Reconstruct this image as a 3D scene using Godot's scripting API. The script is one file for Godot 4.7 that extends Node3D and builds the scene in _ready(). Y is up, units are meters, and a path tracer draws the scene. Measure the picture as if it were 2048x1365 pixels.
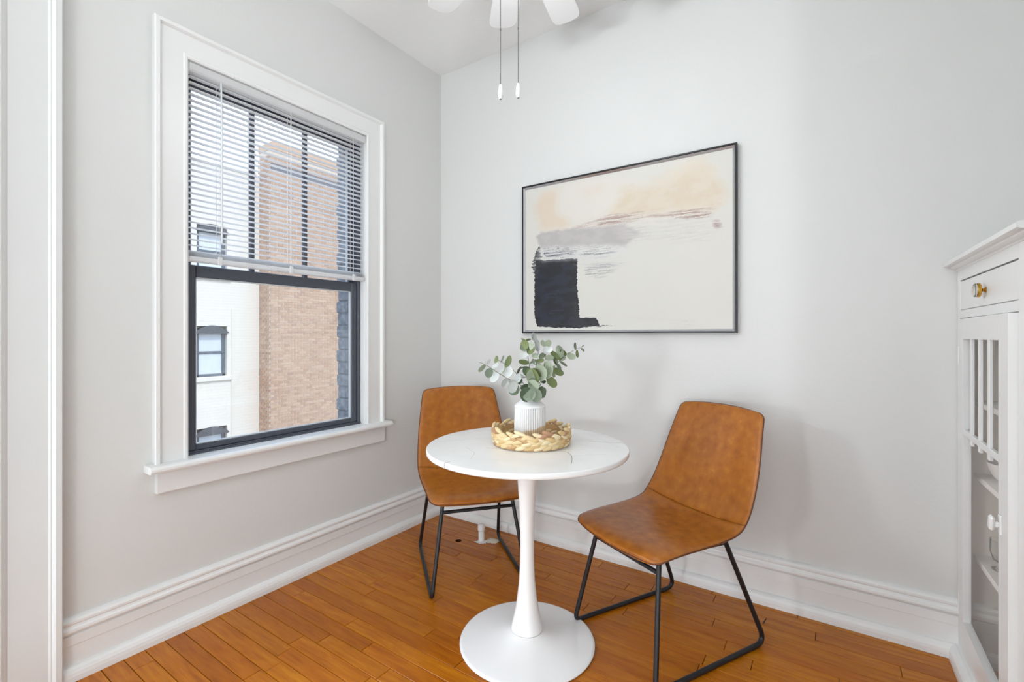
extends Node3D
# A breakfast nook: two tan sled chairs, a white pedestal table, a sash window over a courtyard.

var M := {}
var rng := RandomNumberGenerator.new()

# ---------------------------------------------------------------- mesh builder
class MB:
	var v := PackedVector3Array()
	var n := PackedVector3Array()
	var uv := PackedVector2Array()
	var col := PackedColorArray()
	var idx := PackedInt32Array()
	var c := Color(1, 1, 1)
	var uvm := Vector4(1, 1, 0, 0)

	func vert(p: Vector3, nm: Vector3, u := Vector2.INF) -> int:
		v.append(p)
		n.append(nm)
		uv.append(u if u != Vector2.INF else Vector2(p.x * uvm.x + uvm.z, p.z * uvm.y + uvm.w))
		col.append(c)
		return v.size() - 1

	# flat polygon, corners counter-clockwise seen from outside
	func face(pts: Array) -> void:
		var nm: Vector3 = (pts[1] - pts[0]).cross(pts[2] - pts[0])
		if nm.length() < 1e-14 and pts.size() > 3:
			nm = (pts[2] - pts[0]).cross(pts[3] - pts[0])
		nm = nm.normalized()
		var b := v.size()
		for p in pts:
			vert(p, nm)
		for i in range(1, pts.size() - 1):
			idx.append_array([b, b + i + 1, b + i])

	func face_out(pts: Array, centre: Vector3) -> void:
		var m := Vector3.ZERO
		for p in pts:
			m += p
		m /= pts.size()
		var nm: Vector3 = (pts[1] - pts[0]).cross(pts[2] - pts[0])
		if nm.dot(m - centre) < 0:
			pts.reverse()
		face(pts)

	# box with chamfered edges; size is the full size, xf its middle
	func box(xf: Transform3D, size: Vector3, bev := 0.0) -> MB:
		var h := size / 2.0
		bev = minf(bev, minf(h.x, minf(h.y, h.z)) * 0.95)
		var o := xf.origin
		for ax in 3:
			var a1 := (ax + 1) % 3
			var a2 := (ax + 2) % 3
			for s in [-1.0, 1.0]:
				var q := []
				for k in [[-1, -1], [1, -1], [1, 1], [-1, 1]]:
					var p := Vector3.ZERO
					p[ax] = h[ax] * s
					p[a1] = (h[a1] - bev) * k[0]
					p[a2] = (h[a2] - bev) * k[1]
					q.append(xf * p)
				face_out(q, o)
				if bev > 0.0:
					for t in [-1.0, 1.0]:
						var e := []
						for k in [[0, -1], [0, 1], [1, 1], [1, -1]]:
							var p := Vector3.ZERO
							p[ax] = (h[ax] if k[0] == 0 else h[ax] - bev) * s
							p[a1] = (h[a1] - bev if k[0] == 0 else h[a1]) * t
							p[a2] = (h[a2] - bev) * k[1]
							e.append(xf * p)
						face_out(e, o)
		if bev > 0.0:
			for i in 8:
				var s := Vector3(1 if i & 1 else -1, 1 if i & 2 else -1, 1 if i & 4 else -1)
				var b := h - Vector3.ONE * bev
				face_out([xf * (s * Vector3(h.x, b.y, b.z)), xf * (s * Vector3(b.x, h.y, b.z)), xf * (s * Vector3(b.x, b.y, h.z))], o)
		return self

	func bx(x0: float, x1: float, y0: float, y1: float, z0: float, z1: float, bev := 0.0) -> MB:
		return box(Transform3D(Basis(), Vector3(x0 + x1, y0 + y1, z0 + z1) / 2.0), Vector3(absf(x1 - x0), absf(y1 - y0), absf(z1 - z0)), bev)

	# rows of points; smooth normals
	func grid(rows: Array, cu := false, cv := false, uvs: Array = []) -> MB:
		var b := v.size()
		var i0 := idx.size()
		var R := rows.size()
		var C: int = rows[0].size()
		var acc := []
		acc.resize(R * C)
		acc.fill(Vector3.ZERO)
		for i in (R if cu else R - 1):
			for j in (C if cv else C - 1):
				var i2 := (i + 1) % R
				var j2 := (j + 1) % C
				var p00: Vector3 = rows[i][j]
				var p10: Vector3 = rows[i2][j]
				var p01: Vector3 = rows[i][j2]
				var p11: Vector3 = rows[i2][j2]
				var nm := (p11 - p00).cross(p01 - p10)
				for k in [i * C + j, i2 * C + j, i * C + j2, i2 * C + j2]:
					acc[k] += nm
				idx.append_array([b + i * C + j, b + i2 * C + j, b + i * C + j2, b + i * C + j2, b + i2 * C + j, b + i2 * C + j2])
		for i in R:
			for j in C:
				var a: Vector3 = acc[i * C + j]
				vert(rows[i][j], -a.normalized() if a.length() > 0 else Vector3.UP, uvs[i][j] if uvs else Vector2.INF)
		seal(b, i0)
		return self

	# turn a closed piece the right way out
	func seal(b: int, i0: int) -> void:
		var o: Vector3 = v[b]
		var vol := 0.0
		for i in range(i0, idx.size(), 3):
			vol += (v[idx[i]] - o).dot((v[idx[i + 2]] - o).cross(v[idx[i + 1]] - o))
		if vol < 0:
			for i in range(i0, idx.size(), 3):
				var t := idx[i + 1]
				idx[i + 1] = idx[i + 2]
				idx[i + 2] = t
		# normals must agree with the winding
		if idx.size() > i0:
			var agree := 0.0
			for i in range(i0, idx.size(), 3):
				var fn := (v[idx[i + 2]] - v[idx[i]]).cross(v[idx[i + 1]] - v[idx[i]])
				agree += fn.dot(n[idx[i]] + n[idx[i + 1]] + n[idx[i + 2]])
			if agree < 0:
				for k in range(b, v.size()):
					n[k] = -n[k]

	func tube(path: Array, r: float, sides := 10, closed := false, r2 := -1.0) -> MB:
		var rows := []
		var N := path.size()
		var up := Vector3.ZERO
		for i in N:
			var a: Vector3 = path[(i - 1 + N) % N] if (i > 0 or closed) else path[0]
			var d: Vector3 = path[(i + 1) % N] if (i < N - 1 or closed) else path[N - 1]
			var t := (d - a).normalized()
			if up == Vector3.ZERO:
				up = Vector3.UP if absf(t.y) < 0.9 else Vector3.RIGHT
			up = (up - t * up.dot(t)).normalized()
			var s := t.cross(up)
			var rr := r if r2 < 0 else lerpf(r, r2, float(i) / (N - 1))
			var row := []
			for k in sides:
				var w := TAU * k / sides
				row.append(path[i] + (up * cos(w) + s * sin(w)) * rr)
			rows.append(row)
		if not closed:
			var f := []
			var l := []
			for k in sides:
				f.append(path[0])
				l.append(path[N - 1])
			rows.push_front(f)
			rows.push_back(l)
		return grid(rows, closed, true)

	# profile of (radius, height), from the bottom up
	func lathe(prof: Array, seg := 48, xf := Transform3D(), ribs := 0, depth := 0.0, rib0 := 0.0, rib1 := 0.0) -> MB:
		var rows := []
		for p in prof:
			var row := []
			for k in seg:
				var w := TAU * k / seg
				var r: float = p.x
				if ribs and p.y > rib0 and p.y < rib1:
					r -= depth * (0.5 - 0.5 * cos(w * ribs))
				row.append(xf * Vector3(r * cos(w), p.y, r * sin(w)))
			rows.append(row)
		return grid(rows, false, true)

	func ball(xf: Transform3D, a := 12, b := 8) -> MB:
		var prof := []
		for i in b + 1:
			var t := -PI / 2 + PI * i / b
			prof.append(Vector2(cos(t), sin(t)))
		return lathe(prof, a, xf)

	# closed 2D profile carried through two or more frames, flat sides
	func sweep(prof: Array, frames: Array) -> MB:
		var b := v.size()
		var i0 := idx.size()
		var N := prof.size()
		for f in frames.size() - 1:
			for k in N:
				var p: Vector2 = prof[k]
				var q: Vector2 = prof[(k + 1) % N]
				face([frames[f] * Vector3(p.x, p.y, 0), frames[f] * Vector3(q.x, q.y, 0), frames[f + 1] * Vector3(q.x, q.y, 0), frames[f + 1] * Vector3(p.x, p.y, 0)])
		var tri := Geometry2D.triangulate_polygon(PackedVector2Array(prof))
		var ccw := 0.0
		for k in N:
			ccw += prof[k].cross(prof[(k + 1) % N])
		for e in 2:
			var F: Transform3D = frames[0] if e == 0 else frames[frames.size() - 1]
			for t in range(0, tri.size(), 3):
				var pts := []
				for k in 3:
					pts.append(F * Vector3(prof[tri[t + k]].x, prof[tri[t + k]].y, 0))
				# orient against the sweep direction
				var way: Vector3 = frames[1].origin - frames[0].origin if e == 0 else frames[frames.size() - 2].origin - frames[frames.size() - 1].origin
				face_out(pts, pts[0] + way)
		# sides: flip all of them together if inside out
		var vol := 0.0
		for i in range(i0, idx.size(), 3):
			vol += v[idx[i]].dot(v[idx[i + 2]].cross(v[idx[i + 1]]))
		var side_faces := (frames.size() - 1) * N
		var o := Vector3.ZERO
		for k in range(b, v.size()):
			o += v[k]
		o /= maxf(1, v.size() - b)
		var sv := 0.0
		for i in range(i0, i0 + side_faces * 6, 3):
			sv += (v[idx[i]] - o).dot((v[idx[i + 2]] - v[idx[i]]).cross(v[idx[i + 1]] - v[idx[i]]))
		if sv < 0:
			for i in range(i0, i0 + side_faces * 6, 3):
				var t := idx[i + 1]
				idx[i + 1] = idx[i + 2]
				idx[i + 2] = t
			for k in range(b, b + side_faces * 4):
				n[k] = -n[k]
		return self

	func mesh() -> ArrayMesh:
		var a := []
		a.resize(Mesh.ARRAY_MAX)
		a[Mesh.ARRAY_VERTEX] = v
		a[Mesh.ARRAY_NORMAL] = n
		a[Mesh.ARRAY_TEX_UV] = uv
		a[Mesh.ARRAY_COLOR] = col
		a[Mesh.ARRAY_INDEX] = idx
		var m := ArrayMesh.new()
		m.add_surface_from_arrays(Mesh.PRIMITIVE_TRIANGLES, a)
		return m

# ---------------------------------------------------------------- nodes
func obj(called: String, what, mat: Material, parent: Node = self) -> MeshInstance3D:
	var o := MeshInstance3D.new()
	o.name = numbered(called, parent)
	o.mesh = what.mesh() if what is MB else what
	o.material_override = mat
	o.cast_shadow = GeometryInstance3D.SHADOW_CASTING_SETTING_ON
	parent.add_child(o, true)
	return o

func numbered(called: String, parent: Node) -> String:
	if not parent.has_node(NodePath(called)):
		return called
	var k := 1
	while parent.has_node(NodePath("%s_%03d" % [called, k])):
		k += 1
	return "%s_%03d" % [called, k]

func tag(o: Node, label: String, category: String, group := "") -> Node:
	o.set_meta("label", label)
	o.set_meta("category", category)
	if group != "":
		o.set_meta("group", group)
	return o

func thing(called: String, label: String, category: String, at := Vector3.ZERO, turn := 0.0, group := "") -> Node3D:
	var o := Node3D.new()
	o.name = numbered(called, self)
	o.position = at
	o.rotation.y = turn
	add_child(o, true)
	tag(o, label, category, group)
	return o

func struct(o: Node, label := "", category := "") -> Node:
	o.set_meta("kind", "structure")
	if label != "":
		tag(o, label, category)
	return o

func V(x: float, y: float, z: float) -> Vector3:
	return Vector3(x, y, z)

func F(right: Vector3, up: Vector3, at: Vector3) -> Transform3D:
	return Transform3D(Basis(right, up, right.cross(up)), at)

func catmull(p: Array, t: float) -> Variant:
	var N := p.size() - 1
	var s := clampf(t, 0.0, 1.0) * N
	var i := mini(int(s), N - 1)
	var f := s - i
	var a = p[maxi(i - 1, 0)]
	var b = p[i]
	var c = p[i + 1]
	var d = p[mini(i + 2, N)]
	return 0.5 * (2.0 * b + (c - a) * f + (2.0 * a - 5.0 * b + 4.0 * c - d) * f * f + (3.0 * b - 3.0 * c + d - a) * f * f * f)

# corners of a path rounded off
func rounded(p: Array, r: Array, steps := 7) -> Array:
	var out := [p[0]]
	for i in range(1, p.size() - 1):
		var a: Vector3 = p[i] + (p[i - 1] - p[i]).normalized() * r[i]
		var b: Vector3 = p[i] + (p[i + 1] - p[i]).normalized() * r[i]
		for k in steps + 1:
			var t := float(k) / steps
			out.append(a.lerp(p[i], t).lerp(p[i].lerp(b, t), t))
	out.append(p[p.size() - 1])
	return out

# ---------------------------------------------------------------- materials
func mat(c: Color, rough := 0.5, metal := 0.0) -> StandardMaterial3D:
	var m := StandardMaterial3D.new()
	m.albedo_color = c
	m.roughness = rough
	m.metallic = metal
	return m

func rgb(r: int, g: int, b: int) -> Color:
	return Color(r / 255.0, g / 255.0, b / 255.0)

func noise_tex(sd: int, freq: float, size := 512, ramp: Array = [], kind := FastNoiseLite.TYPE_SIMPLEX_SMOOTH, oct := 4, normal := 0.0) -> NoiseTexture2D:
	var f := FastNoiseLite.new()
	f.seed = sd
	f.frequency = freq
	f.noise_type = kind
	f.fractal_octaves = oct
	var t := NoiseTexture2D.new()
	t.width = size
	t.height = size
	t.seamless = true
	t.noise = f
	if ramp:
		var g := Gradient.new()
		g.offsets = PackedFloat32Array(ramp.map(func(k): return k[0]))
		g.colors = PackedColorArray(ramp.map(func(k): return k[1]))
		t.color_ramp = g
	if normal > 0:
		t.as_normal_map = true
		t.bump_strength = normal
	return t

func tri_scale(m: StandardMaterial3D, s: float) -> StandardMaterial3D:
	m.uv1_triplanar = true
	m.uv1_scale = Vector3.ONE * s
	return m

func make_materials() -> void:
	M.wall = mat(rgb(223, 223, 220), 0.5)
	M.wall.normal_enabled = true
	M.wall.normal_texture = noise_tex(3, 0.03, 512, [], FastNoiseLite.TYPE_SIMPLEX_SMOOTH, 3, 3.0)
	M.wall.normal_scale = 0.12
	tri_scale(M.wall, 3.0)
	M.ceiling = mat(rgb(247, 247, 245), 0.85)
	M.ceiling.normal_enabled = true
	M.ceiling.normal_texture = M.wall.normal_texture
	M.ceiling.normal_scale = 0.15
	tri_scale(M.ceiling, 2.0)
	M.trim = mat(rgb(237, 237, 235), 0.32)
	M.trim.normal_enabled = true
	M.trim.normal_texture = noise_tex(9, 0.02, 512, [], FastNoiseLite.TYPE_SIMPLEX_SMOOTH, 3, 2.0)
	M.trim.normal_scale = 0.1
	tri_scale(M.trim, 2.5)
	M.casing = mat(rgb(222, 222, 220), 0.35)
	M.gap = mat(rgb(60, 40, 25), 0.8)
	M.wood = []
	var ramp := [[0.0, rgb(168, 100, 10)], [0.35, rgb(190, 119, 18)], [0.65, rgb(197, 126, 22)], [1.0, rgb(208, 140, 32)]]
	var g1 := noise_tex(21, 0.012, 512, ramp, FastNoiseLite.TYPE_SIMPLEX_SMOOTH, 5)
	var g2 := noise_tex(22, 0.016, 512, ramp, FastNoiseLite.TYPE_PERLIN, 5)
	var fine := noise_tex(23, 0.03, 512, [[0.0, rgb(228, 214, 196)], [0.45, Color(1, 1, 1)], [1.0, rgb(244, 238, 230)]], FastNoiseLite.TYPE_PERLIN, 4)
	for k in 8:
		var tint: Color = [rgb(242, 228, 208), rgb(250, 236, 216), rgb(236, 216, 192), rgb(246, 228, 202), rgb(242, 220, 194), rgb(252, 240, 218), rgb(228, 204, 178), rgb(244, 230, 212)][k]
		var m := mat(tint, 0.3)
		m.albedo_texture = g1 if k % 2 else g2
		m.detail_enabled = true
		m.detail_albedo = fine
		m.detail_blend_mode = BaseMaterial3D.BLEND_MODE_MUL
		m.roughness = 0.26
		m.metallic_specular = 0.38
		M.wood.append(m)
	M.tile = mat(rgb(206, 206, 206), 0.5)
	M.leather = mat(Color(1, 1, 1), 0.33)
	M.leather.albedo_texture = noise_tex(31, 0.016, 512, [[0.0, rgb(138, 77, 18)], [0.35, rgb(160, 93, 24)], [0.65, rgb(168, 101, 29)], [0.85, rgb(177, 110, 36)], [1.0, rgb(193, 128, 56)]], FastNoiseLite.TYPE_SIMPLEX_SMOOTH, 6)
	M.leather.metallic_specular = 0.4
	M.leather.clearcoat_enabled = true
	M.leather.clearcoat = 0.22
	M.leather.clearcoat_roughness = 0.25
	M.leather.normal_enabled = true
	M.leather.normal_texture = noise_tex(32, 0.08, 512, [], FastNoiseLite.TYPE_CELLULAR, 2, 2.0)
	M.leather.normal_scale = 0.1
	tri_scale(M.leather, 2.2)
	M.seam = mat(rgb(96, 52, 24), 0.5)
	M.thread = mat(rgb(190, 140, 96), 0.8)
	M.black = mat(rgb(24, 25, 29), 0.42)
	M.rubber = mat(rgb(30, 30, 32), 0.8)
	M.gloss_white = mat(rgb(249, 249, 248), 0.1)
	M.marble = mat(Color(1, 1, 1), 0.22)
	M.marble.albedo_texture = marble_image()
	M.ceramic = mat(Color(1, 1, 1), 0.55)
	M.ceramic.vertex_color_use_as_albedo = true
	M.fan_white = mat(rgb(246, 246, 245), 0.35)
	M.chain = mat(rgb(120, 118, 116), 0.4, 0.8)
	M.frame_black = mat(rgb(16, 16, 18), 0.3)
	M.frame_silver = mat(rgb(196, 196, 199), 0.25, 0.75)
	M.sash = mat(rgb(76, 80, 90), 0.4)
	M.bead = mat(rgb(205, 210, 214), 0.35)
	M.glass = mat(Color(0.96, 0.98, 0.98, 0.04), 0.02)
	M.glass.transparency = BaseMaterial3D.TRANSPARENCY_ALPHA
	M.slat = mat(rgb(250, 250, 249), 0.4)
	M.slat.backlight_enabled = true
	M.slat.backlight = Color(1, 1, 1)
	M.plastic_clear = mat(rgb(225, 227, 228), 0.2)
	M.brass = mat(rgb(206, 160, 70), 0.25, 1.0)
	M.crystal = mat(Color(0.97, 0.98, 0.98, 0.0), 0.02)
	M.crystal.refraction_enabled = true
	M.crystal.refraction_scale = 0.05
	M.crystal.transparency = BaseMaterial3D.TRANSPARENCY_ALPHA
	M.stone = mat(Color(1, 1, 1), 0.9)
	M.stone.albedo_texture = noise_tex(41, 0.02, 256, [[0.0, rgb(112, 121, 133)], [0.5, rgb(140, 149, 160)], [1.0, rgb(172, 178, 186)]])
	tri_scale(M.stone, 4.0)
	M.leaf = [mat(rgb(128, 140, 92), 0.6), mat(rgb(172, 182, 158), 0.6), mat(rgb(216, 220, 216), 0.6), mat(rgb(100, 118, 92), 0.6), mat(rgb(140, 152, 132), 0.6)]
	for m in M.leaf:
		m.backlight_enabled = true
		m.backlight = Color(0.12, 0.14, 0.08)
	M.stem = mat(rgb(104, 108, 74), 0.7)
	M.straw = [mat(rgb(226, 200, 152), 0.7), mat(rgb(214, 182, 128), 0.7), mat(rgb(236, 216, 176), 0.7), mat(rgb(196, 158, 112), 0.7), mat(rgb(184, 140, 108), 0.75)]
	M.old_paint = mat(rgb(232, 230, 226), 0.5)
	M.plaster = mat(rgb(226, 218, 198), 0.85)
	M.dark = mat(rgb(56, 30, 14), 0.95)
	M.dark.metallic_specular = 0.1
	M.cabinet_inside = mat(rgb(250, 244, 236), 0.6)
	M.taupe = mat(rgb(250, 238, 224), 0.6)
	M.door_glass = mat(Color(0.96, 0.98, 0.98, 0.03), 0.02)
	M.door_glass.transparency = BaseMaterial3D.TRANSPARENCY_ALPHA
	M.door_glass.metallic_specular = 0.25
	M.brick = mat(Color(1, 1, 1), 0.9)
	M.brick.vertex_color_use_as_albedo = true
	M.mortar = mat(rgb(226, 208, 188), 0.95)
	M.cream = mat(rgb(235, 228, 214), 0.85)
	M.cream.heightmap_enabled = false
	M.cream.normal_enabled = true
	M.cream.normal_texture = course_normals()
	M.cream.normal_scale = 0.35
	M.cream.uv1_triplanar = true
	M.cream.uv1_scale = Vector3(1.25, 1.25, 1.25)
	M.coping = mat(rgb(214, 178, 146), 0.85)
	M.belt = mat(rgb(120, 118, 122), 0.9)
	M.arch = mat(Color(1, 1, 1), 0.9)
	M.arch.albedo_texture = noise_tex(51, 0.06, 256, [[0.0, rgb(56, 60, 64)], [0.6, rgb(86, 90, 94)], [1.0, rgb(160, 164, 166)]])
	tri_scale(M.arch, 2.0)
	M.far_frame = mat(rgb(98, 106, 116), 0.6)
	M.far_pane = mat(rgb(222, 228, 232), 0.12)
	M.ground = mat(rgb(150, 148, 142), 0.9)
	M.lamp_glow = mat(rgb(255, 255, 252), 0.4)
	M.lamp_glow.emission_enabled = true
	M.lamp_glow.emission = Color(1, 1, 1)
	M.lamp_glow.emission_energy_multiplier = 1.0
	M.nickel = mat(rgb(190, 190, 188), 0.3, 0.9)

func draw_line(im: Image, a: Vector2, b: Vector2, w: float, c: Color, s: float) -> void:
	var steps := int(a.distance_to(b) * s * 1.5) + 1
	for i in steps + 1:
		var p := a.lerp(b, float(i) / steps) * s
		var r := int(ceil(w)) + 1
		for dx in range(-r, r + 1):
			for dy in range(-r, r + 1):
				var q := Vector2(floor(p.x) + dx + 0.5, floor(p.y) + dy + 0.5)
				var k := clampf(w * 0.5 + 0.5 - q.distance_to(p), 0.0, 1.0) * c.a
				if k > 0.0 and q.x >= 0 and q.y >= 0 and q.x < im.get_width() and q.y < im.get_height():
					var o := im.get_pixel(int(q.x), int(q.y))
					im.set_pixel(int(q.x), int(q.y), o.lerp(Color(c.r, c.g, c.b), k * 0.6))

# tabletop print: u runs along x, v along z over the 0.78 m square round its middle
func marble_image() -> ImageTexture:
	var S := 1024
	var im := Image.create(S, S, false, Image.FORMAT_RGB8)
	var f := FastNoiseLite.new()
	f.seed = 5
	f.frequency = 0.004
	f.fractal_octaves = 4
	for y in S:
		for x in S:
			var k := f.get_noise_2d(x, y) * 0.02
			im.set_pixel(x, y, Color(0.95 + k, 0.95 + k, 0.943 + k))
	var r := RandomNumberGenerator.new()
	r.seed = 12
	for vein in MARBLE_VEINS:
		var pts: Array = vein[0]
		for i in pts.size() - 1:
			var a: Vector2 = pts[i]
			var b: Vector2 = pts[i + 1]
			var n := 6
			var last := a
			for k in range(1, n + 1):
				var p := a.lerp(b, float(k) / n)
				if k < n:
					p += Vector2(r.randf_range(-1, 1), r.randf_range(-1, 1)) * 0.0018
				draw_line(im, last, p, vein[1], vein[2], S)
				last = p
	return ImageTexture.create_from_image(im)

var MARBLE_VEINS := []

# relief of painted brick courses for the far cream wall
func course_normals() -> ImageTexture:
	var S := 256
	var im := Image.create(S, S, false, Image.FORMAT_RGB8)
	for y in S:
		for x in S:
			var row := int(y * 10.0 / S)
			var fy := fposmod(y * 10.0 / S, 1.0)
			var fx := fposmod(x * 4.0 / S + 0.5 * (row % 2), 1.0)
			var h := 1.0
			if fy < 0.16 or fx < 0.06:
				h = 0.35
			im.set_pixel(x, y, Color(h, h, h))
	im.convert(Image.FORMAT_RGBA8)
	im.bump_map_to_normal_map(4.0)
	return ImageTexture.create_from_image(im)

# ---------------------------------------------------------------- the scene
func _ready() -> void:
	rng.seed = 7
	# camera
	var cam := Camera3D.new()
	cam.name = "camera"
	cam.position = V(2.1512, 1.17, 2.3383)
	cam.rotation.y = 0.5942
	cam.projection = Camera3D.PROJECTION_FRUSTUM
	cam.near = 0.05
	cam.far = 200.0
	cam.size = 0.05 * 1365.0 / 942.41
	cam.frustum_offset = Vector2(0, -0.05 * (682.5 - 671.26) / 942.41)
	add_child(cam)
	cam.current = true
	# sky, exposure
	var sky := ProceduralSkyMaterial.new()
	sky.sky_top_color = rgb(176, 204, 240)
	sky.sky_horizon_color = rgb(220, 231, 247)
	sky.sky_curve = 0.25
	sky.ground_bottom_color = rgb(150, 148, 142)
	sky.ground_horizon_color = rgb(190, 190, 188)
	sky.sky_energy_multiplier = 1.5
	var env := Environment.new()
	env.background_mode = Environment.BG_SKY
	env.sky = Sky.new()
	env.sky.sky_material = sky
	env.tonemap_mode = Environment.TONE_MAPPER_LINEAR
	env.tonemap_exposure = 1.0
	env.sdfgi_enabled = true
	env.ssao_enabled = true
	env.ssil_enabled = true
	var we := WorldEnvironment.new()
	we.name = "surroundings"
	we.environment = env
	add_child(we)
	# sun: stands behind the house and lights the court's far walls
	var sun := DirectionalLight3D.new()
	sun.name = "sun"
	add_child(sun)
	sun.look_at_from_position(V(0.62, 0.70, 0.14), Vector3.ZERO)
	sun.light_energy = 0.55
	sun.light_color = rgb(255, 248, 236)
	sun.light_angular_distance = 0.6
	sun.shadow_enabled = true

	MARBLE_VEINS = veins()
	make_materials()
	build_room()
	build_floor()
	build_window()
	build_blind()
	build_court()
	build_cabinet()
	build_picture()
	build_table()
	build_chairs()
	build_tray_and_vase()
	build_plant()
	build_fan()
	build_pipe()
	build_lamps()

# lamps of the adjoining room behind the camera
func build_lamps() -> void:
	var p := V(-1.0, 1.95, 3.4)
	var t := thing("pendant_lamp", "round white globe pendant hanging in the next room", "lamp", p)
	obj("cord", MB.new().tube([V(0, 0.17, 0), V(0, 2.9 - p.y - 0.03, 0)], 0.006, 8), M.nickel, t)
	obj("canopy", MB.new().lathe([Vector2(0, H - p.y - 0.035), Vector2(0.06, H - p.y - 0.03), Vector2(0.06, H - p.y - 0.005), Vector2(0, H - p.y - 0.001)], 24), M.nickel, t)
	globe(t, V(0, 0, 0), 2.35)
	var places := [V(0.3, 0, 4.6), V(3.5, 0, 5.2)]
	var said := ["white globe floor lamp at the far left of the next room", "white globe floor lamp at the right of the next room"]
	for k in 2:
		var fl := thing("floor_lamp", said[k], "lamp", places[k], 0.0, "globe floor lamps in the next room")
		obj("base", MB.new().lathe([Vector2(0, 0), Vector2(0.15, 0), Vector2(0.15, 0.015), Vector2(0.03, 0.03), Vector2(0, 0.03)], 32), M.nickel, fl)
		obj("pole", MB.new().tube([V(0, 0.03, 0), V(0, 0.88, 0)], 0.012, 12), M.nickel, fl)
		globe(fl, V(0, 1.05, 0), [2.2, 3.05][k])

func globe(t: Node3D, at: Vector3, energy: float, size := 0.17) -> void:
	obj("globe", MB.new().ball(Transform3D(Basis().scaled(Vector3.ONE * size), at), 32, 16), M.lamp_glow, t)
	var l := OmniLight3D.new()
	l.name = "globe_light"
	l.position = at
	l.light_energy = energy
	l.light_color = rgb(240, 245, 252)
	l.light_size = size - 0.005
	l.omni_range = 20.0
	l.omni_attenuation = 2.0
	l.shadow_enabled = true
	t.add_child(l)

const H := 2.899
const WZ0 := 0.62
const WZ1 := 1.503
const WY0 := 0.665
const WY1 := 2.285

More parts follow.
